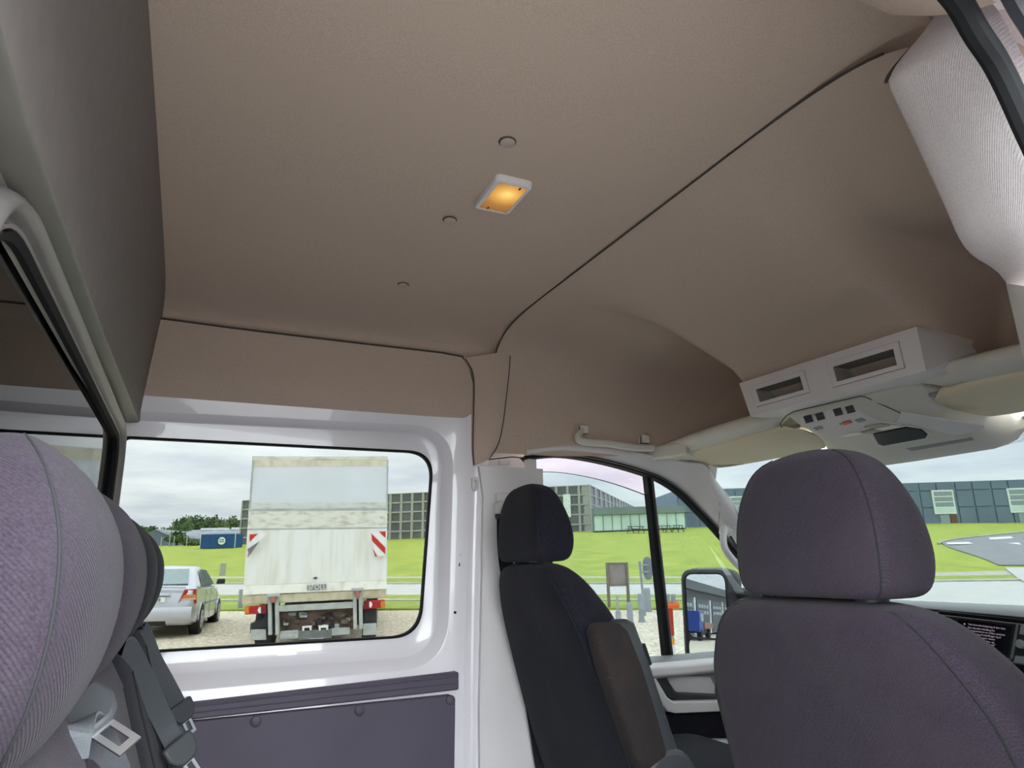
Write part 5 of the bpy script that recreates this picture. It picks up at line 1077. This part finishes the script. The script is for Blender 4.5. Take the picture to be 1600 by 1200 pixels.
MT['rust'] = mat('rust', (.11, .085, .065), .9, vscale=9, col2=(.24, .18, .15), thr=(.4, .65))
bx = MB(); fr_ = [tp(394, 714, .12), tp(606.5, 714, .12), tp(604, 925, .12), tp(386, 932, .12)]
z0 = (fr_[2].z + fr_[3].z) / 2
bx.prism(fr_, tF * 6.2); bx.build('cargo_box', 'truck_white', tk_)
tq('roof_rail', [(394, 712.5), (606.5, 712.5), (606.5, 719), (394, 719.5)], .08, .1, 'truck_dirt', bev=.01)
tq('corner_post', [(394, 719), (397, 719), (391, 800), (388, 800)], .07, .1, 'truck_grey'); tq('corner_post', [(604.5, 719), (607, 719), (606, 800), (604, 800)], .07, .1, 'truck_grey')
tq('shutter_head', [(396.5, 719), (605, 719), (605, 728), (396, 729)], .08, .1, 'truck_cream'); tq('shutter', [(396, 729), (605, 728), (605, 785), (391.5, 786)], .085, .1, 'truck_panel'); tq('shutter_foot', [(391.5, 786), (605, 785), (605, 794), (391, 795)], .08, .1, 'truck_dirt')
gt = tq('tail_lift_bar', [(389, 794.5), (605.5, 793), (605.5, 798), (388, 799.5)], -.02, .12, 'truck_grey', bev=.01)
def slope(name, quad, th, mt, parent=None, bev=0.0):         # quad of (u, v, d)
    return MB().prism([tp(u, v, d) for u, v, d in quad], tF * th).build(name, mt, parent or tk_, bev)
slope('lift_top_panel', [(388.5, 799, -.02), (605.5, 797.5, -.02), (605, 824, -.05), (386.5, 827, -.05)], .08, 'truck_dirt')
slope('lift_joint', [(386.5, 826, -.055), (605, 823.5, -.055), (605, 825.5, -.055), (386.5, 828, -.055)], .08, 'truck_grey')
pf = slope('lift_platform', [(386.5, 828, -.05), (605, 825.5, -.05), (604.5, 906, -.16), (380.5, 915, -.16)], .07, 'truck_white')
slope('lift_lip', [(380.5, 915, -.16), (604.5, 906, -.16), (604, 920.5, -.18), (378.5, 930, -.18)], .08, mat('lip_white', (.82, .83, .76), .5, vscale=5, col2=(.58, .57, .44), thr=(.5, .75), stretch=(2, 2, 1)), bev=.012)
slope('lift_underside', [(377.5, 931, -.12), (604, 921, -.12), (603.5, 934, -.06), (378, 945, -.06)], .10, 'truck_cream', bev=.012)
tq('grip_hole', [(489, 903.5), (492, 901.5), (496, 902), (495, 904.5)], -.17, .02, 'truck_dark')
np_ = tq('name_plate', [(480, 914), (510, 912.5), (509.8, 921), (479.5, 922)], -.20, .015, mat('plate_grey', (.22, .24, .24), .6, var=.1))
text('SFOLLSERG', tp(481, 921, -.205), .115, 0, MT['white'], np_, tR, Vector((0, 0, 1)))
# hazard flags
mfr = mat('flag_red', (.52, .03, .02), .6, var=.06); mfw = mat('flag_white', (.80, .82, .82), .6, var=.04); mfd = mat('flag_back', (.16, .165, .165), .7, var=.1)
fl1 = tq('hazard_flag', [(389.5, 834), (416, 832.5), (413, 838), (402, 848), (387, 860)], -.19, .012, mfw); tq('flag_stripe', [(390, 835), (402.5, 834), (390, 846.5)], -.20, .012, mfr, fl1); slope('flag_fold', [(386.5, 858, -.20), (405, 846, -.20), (389.5, 868, -.22)], .012, mfd, fl1); tq('flag_stripe', [(387, 866), (389.5, 866), (387.5, 871)], -.2, .01, mfr, fl1)
fl2 = tq('hazard_flag', [(579, 829.5), (603, 829), (602.5, 868), (586, 869.5)], -.19, .012, mfw)
tq('flag_stripe', [(592, 830.5), (602.7, 830.3), (602.5, 840.5)], -.20, .012, mfr, fl2); tq('flag_stripe', [(580, 833), (602, 855.5), (602, 866), (581.5, 845)], -.20, .012, mfr, fl2); tq('flag_stripe', [(582.5, 857), (589.5, 869), (586, 869.4)], -.20, .012, mfr, fl2)
# lift gear
for us in ((416, 437, 0), (549, 568, -9)):
    u0, u1, dv = us
    tq('arm_bracket', [(u0, 928 + dv), (u1, 927 + dv), (u1, 932 + dv), (u0, 933 + dv)], -.20, .1, 'truck_grey', bev=.01)
    for k in (0, 1):
        a = lerp(u0 + 2, u1 - 8, k); tq('lift_arm', [(a, 932 + dv), (a + 6, 932 + dv), (a + 7, 992 + dv), (a + 1, 993 + dv)], -.12, .14, 'truck_grey', bev=.012)
    c = tp((u0 + u1) / 2, 941 + dv, -.16); MB().tube([c, c + Vector((0, 0, .10))], .045, 8).build('red_joint', mat('red_joint', (.42, .16, .12), .6, var=.1), tk_)
    tq('gear_box', [(u0 + 3, 935 + dv), (u1 - 3, 935 + dv), (u1 - 2, 985 + dv), (u0 + 4, 986 + dv)], .0, .3, 'truck_dark')
tq('cross_beam', [(430, 946.5), (555, 940), (555, 950), (430, 956.5)], -.10, .12, 'truck_grey', bev=.012)
ch = tq('chassis', [(428, 952), (556, 946), (556, 982), (430, 988)], .15, 4.5, 'rust')
rnd = random.Random(3)
for k in range(26):
    u, v = rnd.uniform(432, 548), rnd.uniform(956, 978); w_, h_ = rnd.uniform(4, 14), rnd.uniform(3, 9); tq('chassis_bracket', [(u, v), (u + w_, v - .5), (u + w_, v + h_), (u, v + h_)], rnd.uniform(.0, .13), .12, rnd.choice(['rust', 'truck_dark', 'rust', 'truck_grey']), ch, .01)
for (pix, sgn) in (([(382, 947.5), (416.5, 945), (416.5, 958.5), (382, 960.5)], 1), ([(567.5, 938.5), (601.5, 937), (601.5, 949.5), (567.5, 952)], -1)):
    lm = tq('tail_lamp', pix, -.10, .09, mat('lamp_red', (.40, .012, .015), .25, var=.1), bev=.02)
    us = [p[0] for p in pix]; vs = [p[1] for p in pix]; v0, v1 = (vs[0] + vs[1]) / 2 + .5, (vs[2] + vs[3]) / 2 - .5
    a, b = (us[0] + .5, us[0] + 7) if sgn > 0 else (us[1] - 7, us[1] - .5); tq('indicator', [(a, v0 + 1), (b, v0 + .8), (b, v1), (a, v1)], -.108, .03, mat('lamp_amber', (.65, .20, .02), .3, var=.05), lm, .01)
    c_u = us[0] + 24 if sgn > 0 else us[0] + 11; m = MB(); m.prism([tp(c_u + sgn * (-3 if abs(t_) > .99 else -3.5 * math.cos(t_ * 1.57)) , lerp(v0 + 2, v1 - 1, (t_ + 1) / 2), -.108) for t_ in [-1 + k / 5 for k in range(11)]] + [tp(c_u + sgn * 1.5, lerp(v1 - 1, v0 + 2, k / 4), -.108) for k in range(5)], tF * .02); m.build('reverse_lamp', 'win_white', lm)
    tq('lamp_inner', [(us[1] - 9, v0 + .3), (us[1] - 1, v0), (us[1] - 1, v1), (us[1] - 9, v1)] if sgn > 0 else [(us[0] + 1, v0 + .3), (us[0] + 9, v0), (us[0] + 9, v1), (us[0] + 1, v1)], -.106, .02, mat('lamp_dark', (.16, .008, .02), .3, var=.1), lm)
tq('mudguard', [(391, 974), (402, 970), (412, 967), (418, 950), (430, 950), (432, 990), (390, 990)], .05, .5, 'truck_dark', bev=.02); tq('bumper_plate', [(391.5, 984), (415.5, 983), (416, 1000), (392, 1000.5)], -.02, .05, 'truck_grey', bev=.01)
tq('mudguard', [(567, 948), (588.5, 948), (588.5, 982), (567, 984)], .05, .1, 'truck_dark', bev=.02); tq('bumper_plate', [(567, 974.5), (588, 973.5), (588, 992), (567, 993)], -.02, .05, 'truck_grey', bev=.01)
for u0, u1 in ((402, 430), (566, 588)):
    a = tp(u0, 985, .5); b = tp(u1, 985, .5); zg = G(tC.x, tC.y) + .38; a.z = b.z = zg
    wh = MB().tube([a, a.lerp(b, .06), a.lerp(b, .94), b], [.33, .38, .38, .33], 28).build('wheel', 'truck_dark', tk_); MB().tube([a.lerp(b, -.01), a.lerp(b, 1.01)], .2, 20).build('rim', 'truck_grey', wh)
    c_ = a + tF * 3.9; d_ = b + tF * 3.9; wh = MB().tube([c_, c_.lerp(d_, .06), c_.lerp(d_, .94), d_], [.33, .38, .38, .33], 28).build('wheel', 'truck_dark', tk_)
ub = tq('underrun_bar', [(436.5, 986.5), (466.5, 984), (466.5, 997.5), (437, 999)], -.02, .05, 'truck_grey', bev=.008); text('CINHRTRE', tp(439, 995.5, -.025), .06, 0, MT['white'], ub, tR, Vector((0, 0, 1)))
ub = tq('number_plate_holder', [(466, 986), (518, 982.5), (518, 997.5), (466, 1000.5)], -.03, .05, mat('holder', (.17, .185, .185), .7, var=.2, vscale=6), bev=.008); text('www.truck.dk', tp(482.5, 999, -.035), .045, 0, MT['white'], ub, tR, Vector((0, 0, 1)))
tq('underrun_bar', [(518, 981.5), (546.5, 980), (546.5, 991), (518, 993.5)], -.02, .05, 'truck_grey', bev=.008)
for u in (472, 498): tq('plate_lamp', [(u, 978.5 - (u > 490)), (u + 15, 977.5 - (u > 490)), (u + 14.6, 985 - (u > 490)), (u + 12, 985 - (u > 490)), (u + 11.6, 980.5), (u + 3.2, 981), (u + 3, 986 - (u > 490)), (u + .4, 986)], -.05, .05, 'win_white')
tp0 = tC + tF * 6.6; cab = MB(); q = [tp0 - tR * 1.05, tp0 + tR * 1.05]; cab.prism([Vector((p.x, p.y, zz_)) for p, zz_ in ((q[0], -.9), (q[1], -.9), (q[1], 1.2), (q[0], 1.2))], tF * 1.7); cab.build('driver_cab', 'truck_white', tk_, .12, 3)

# ---------------------------------------------------------------- silver saloon
r0_ = PG(303, 990); f0_ = PG(337.5, 967.5); cF = (f0_ - r0_); cF.z = 0; cF.normalize(); cL = Vector((-cF.y, cF.x, 0)); cO = r0_ + cL * .74; cO.z = G(cO.x, cO.y) + .0
car = thing('silver_car', cO, 'silver four-door saloon parked on the gravel, seen from behind', 'car')
def cp(x, y, z): return cO + cF * x + cL * y + Vector((0, 0, z))
MT['silver'] = mat('silver', (.50, .525, .56), .28, metal=.3, var=.03, coat=.5); MT['car_glass'] = mat('car_glass', (.10, .15, .15), .08, spec=.8, var=.1); MT['car_glass_rear'] = mat('car_glass_rear', (.22, .30, .29), .08, spec=.8, var=.1); MT['tyre'] = mat('tyre', (.015, .015, .016), .8, var=.2); MT['alloy'] = mat('alloy', (.45, .47, .49), .35, metal=.5, var=.06)
bodyt = [(-.82, .60, .36, .62), (-.80, .72, .30, .70), (-.74, .80, .26, .93), (-.66, .82, .24, .99), (-.45, .845, .22, 1.01), (0, .855, .2, .99), (.6, .855, .2, .965), (1.4, .855, .2, .95), (2.1, .85, .2, .95), (2.5, .84, .2, .90), (2.95, .82, .22, .83), (3.22, .76, .26, .74), (3.36, .66, .32, .62), (3.40, .5, .38, .54)]
m = MB(); m.loft([[cp(x, y * w_, z) for y, z in ((-.86, zb), (-.97, zb + .06), (-1, .48), (-.985, .68 if zt > .7 else zt - .06), (-.93, zt - .05), (-.84, zt - .005), (-.4, zt + .012), (0, zt + .016), (.4, zt + .012), (.84, zt - .005), (.93, zt - .05), (.985, .68 if zt > .7 else zt - .06), (1, .48), (.97, zb + .06), (.86, zb))] for x, w_, zb, zt in bodyt])
cb_ = m.build('body', 'silver', car, sharp=40)
m = MB(); gh_ = [(-.28, .72, .99, .99), (.05, .70, .98, 1.20), (.38, .68, .97, 1.365), (.7, .66, .96, 1.415), (1.2, .66, .95, 1.425), (1.6, .665, .95, 1.395), (1.95, .68, .95, 1.22), (2.32, .70, .94, .95)]
m.loft([[cp(x, y * w_, z) for y, z in ((-1.12, zb - .03), (-1.1, zb), (-.985, lerp(zb, zt, .55)), (-.86, max(zb, zt - .05)), (-.74, max(zb, zt - .012)), (0, zt + .012), (.74, max(zb, zt - .012)), (.86, max(zb, zt - .05)), (.985, lerp(zb, zt, .55)), (1.1, zb), (1.12, zb - .03))] for x, w_, zb, zt in gh_]); m.build('cabin', 'silver', car, sharp=35)
m = MB(); m.prism([cp(-.245, -.57, 1.035), cp(-.245, .57, 1.035), cp(.30, .48, 1.345), cp(.30, -.48, 1.345)], cF * -.012 + Vector((0, 0, .014))); m.build('rear_window', 'car_glass_rear', car)
def side(pts, s, th=.012): return [cp(x, s * (lerp(.775, .60, (z - .97) / .42) + th), z) for x, z in pts]
for s in (-1, 1):
    for nm_, pts in (('side_window', [(.30, 1.0), (.98, .985), (1.0, 1.335), (.66, 1.335), (.50, 1.26)]), ('side_window', [(1.06, .985), (1.98, .985), (1.90, 1.10), (1.58, 1.325), (1.10, 1.335)])):
        a_ = side(pts, s); m = MB(); m.prism(a_, cL * (-s * .012)); m.build(nm_, 'car_glass', car)
    m = MB(); m.tube([cp(.42, s * .86, .62), cp(2.3, s * .86, .62)], .018, 6); m.build('rubbing_strip', 'plastic_mid', car)
    for x in (1.02, .30, 2.02): m = MB(); m.tube([cp(x, s * .862, .30), cp(x, s * .862, .6), cp(x + .02, s * .855, .92)], .005, 4); m.build('door_gap', 'plastic_dark', car)
    for x in (.45, 1.18): MB().prism([cp(x, s * .862, .80), cp(x + .16, s * .862, .80), cp(x + .16, s * .862, .84), cp(x, s * .862, .84)], cL * (s * .03)).build('door_handle', 'silver', car, .008)
    mrr = MB().prism([cp(1.92, s * .84, .98), cp(1.98, s * 1.03, .99), cp(1.98, s * 1.03, 1.11), cp(1.92, s * .86, 1.11)], cF * .09).build('door_mirror', 'plastic_dark', car, .03, 3)
    # tail lamp cluster: red with amber and white bars
    tl_ = MB().prism([cp(-.812, s * .50, .66), cp(-.70, s * .838, .66), cp(-.66, s * .80, .945), cp(-.775, s * .60, .945)], cF * .12).build('tail_lamp', mat('car_red', (.42, .02, .015), .2, var=.08), car, .01)
    MB().prism([cp(-.815, s * .56, .77), cp(-.745, s * .825, .77), cp(-.735, s * .815, .835), cp(-.806, s * .60, .835)], cF * .03).build('amber_bar', mat('car_amber', (.70, .22, .03), .2, var=.08), tl_)
    MB().prism([cp(-.817, s * .545, .735), cp(-.752, s * .828, .735), cp(-.748, s * .826, .768), cp(-.812, s * .56, .768)], cF * .03).build('white_bar', mat('car_white', (.65, .5, .45), .2, var=.05), tl_)
    for x in (0, 2.61):
        a, b = cp(x, s * .64, .30), cp(x, s * .868, .30); wh = MB().tube([a, a.lerp(b, .1), a.lerp(b, .92), b], [.26, .305, .305, .27], 28).build('wheel', 'tyre', car)
        MB().tube([a.lerp(b, .9), a.lerp(b, 1.04)], [.21, .19], 24).build('hub_cap', 'alloy', wh)
        for k in range(8):
            th = k * .785; c_ = b + (cF * math.cos(th) + Vector((0, 0, 1)) * math.sin(th)) * .12; MB().disc(c_ + cL * s * .005, cL * s, .022, .006, 8).build('hub_slot', 'tyre', wh)
        m = MB(); m.tube([cp(x + .345 * math.cos(k / 16 * math.pi), s * .848, .30 + .345 * math.sin(k / 16 * math.pi)) for k in range(17)], .018, 6); m.build('wheel_arch', 'silver', car)
        MB().disc(cp(x, s * .70, .30), cL * s, .345, .158, 24).build('wheel_well', 'tyre', car)
m = MB(); m.loft([[cp(x, y, z) for x, z in ((-.83, .34), (-.86, .40), (-.86, .54), (-.82, .60), (-.7, .60), (-.7, .34))] for y in (-.78, -.6, -.3, 0, .3, .6, .78)]); m.build('rear_bumper', 'silver', car, sharp=40)
m = MB(); m.tube([cp(-.80, y, 1.005 - .02 * (y / .6) ** 2) for y in (-.62, -.4, 0, .4, .62)], .022, 8); m.build('boot_lip', 'silver', car)
pl = MB().box((0, 0, 0), (1, 1, 1)); pl = MB().prism([cp(-.822, -.26, .70), cp(-.822, .26, .70), cp(-.815, .26, .80), cp(-.815, -.26, .80)], cF * -.012).build('number_plate', 'win_white', car)
text('XS 43 758', cp(-.838, .245, .717), .10, 0, MT['black'], pl, -cL, Vector((0, 0, 1)))
MB().prism([cp(-.80, -.34, .83), cp(-.80, .34, .83), cp(-.785, .34, .87), cp(-.785, -.34, .87)], cF * -.03).build('boot_trim', 'silver', car, .006)
MB().prism([cp(-.815, -.3, .25), cp(-.815, .3, .25), cp(-.815, .3, .33), cp(-.815, -.3, .33)], cF * .5).build('underbody', 'tyre', car)

# ---------------------------------------------------------------- what the door mirror shows: garages behind the van
def refl(u, v, dist):
    d = ray(u, v).normalized(); s = (mc - Vector((0, 0, 0))).dot(nm) / d.dot(nm); hit = d * s; r_ = d - nm * (2 * d.dot(nm)); return hit + r_ * dist
ga, gb_ = refl(1060, 975, 55), refl(1128, 975, 80); ga.z = G(ga.x, ga.y); gb_.z = G(gb_.x, gb_.y)
dd = (gb_ - ga); A5 = ga - dd * .8; B5 = gb_ + dd * .8; A5.z = B5.z = ga.z
gr_ = thing('garage_block', (A5 + B5) / 2, 'dark grey garage block with big doors, seen in the door mirror', 'building')
f5 = Face(A5, B5, 4.3); m = MB(); f5.slab(m, 0, 1, 0, 1, -9, 0); m.build('wall', mat('garage_wall', (.045, .05, .055), .6, var=.1, vscale=.4), gr_)
m = MB(); f5.slab(m, 0, 1, .86, 1.03, -9, .35); m.build('fascia', mat('garage_fascia', (.10, .11, .12), .6, var=.1), gr_)
for i in range(7):
    x0 = .02 + i * .14; m = MB(); f5.slab(m, x0, x0 + .11, .0, .70, -.05, .06); dr = m.build('door', mat('garage_door', (.065, .075, .085), .5, var=.08), gr_)
    for k in range(4):
        for j in range(2): m = MB(); f5.slab(m, x0 + .012 + k * .024, x0 + .030 + k * .024, .40 + j * .13, .47 + j * .13, .05, .08); m.build('pane', 'win_pane', dr)
    m = MB(); f5.slab(m, x0 + .115, x0 + .125, .0, .72, 0, .12); m.build('door_post', 'win_white', gr_)
bt = refl(1076, 968, 48); bt.z = G(bt.x, bt.y); bd_ = (dd.normalized()); bt_n = f5.n
tv = thing('parked_pickup', bt, 'blue cab flatbed truck reflected in the door mirror', 'truck')
def vb_(x, y, z): return bt + bd_ * x + bt_n * y + Vector((0, 0, z))
def vbox(nm_, x0, x1, y0, y1, za, zb_, mt, par=None): return MB().hexa([vb_(x, y, z) for z in (za, zb_) for x, y in ((x0, y0), (x1, y0), (x1, y1), (x0, y1))]).build(nm_, mt, par or tv, .03)
mbl = mat('cab_blue', (.02, .06, .32), .4, var=.08); cbv = vbox('cab', -1.0, .7, -.9, .9, .55, 1.9, mbl); vbox('cab_window', -.7, .5, .88, .93, 1.25, 1.75, 'win_pane', cbv)
vbox('flatbed', .7, 4.2, -1, 1, .75, 1.15, mat('bed_brown', (.30, .16, .12), .6, var=.1)); vbox('flatbed_frame', .7, 4.2, -.8, .8, .45, .75, 'truck_dark')
for x in (-.3, 3.2): MB().tube([vb_(x, .65, .4), vb_(x, .92, .4)], .4, 20).build('wheel', 'tyre', tv)
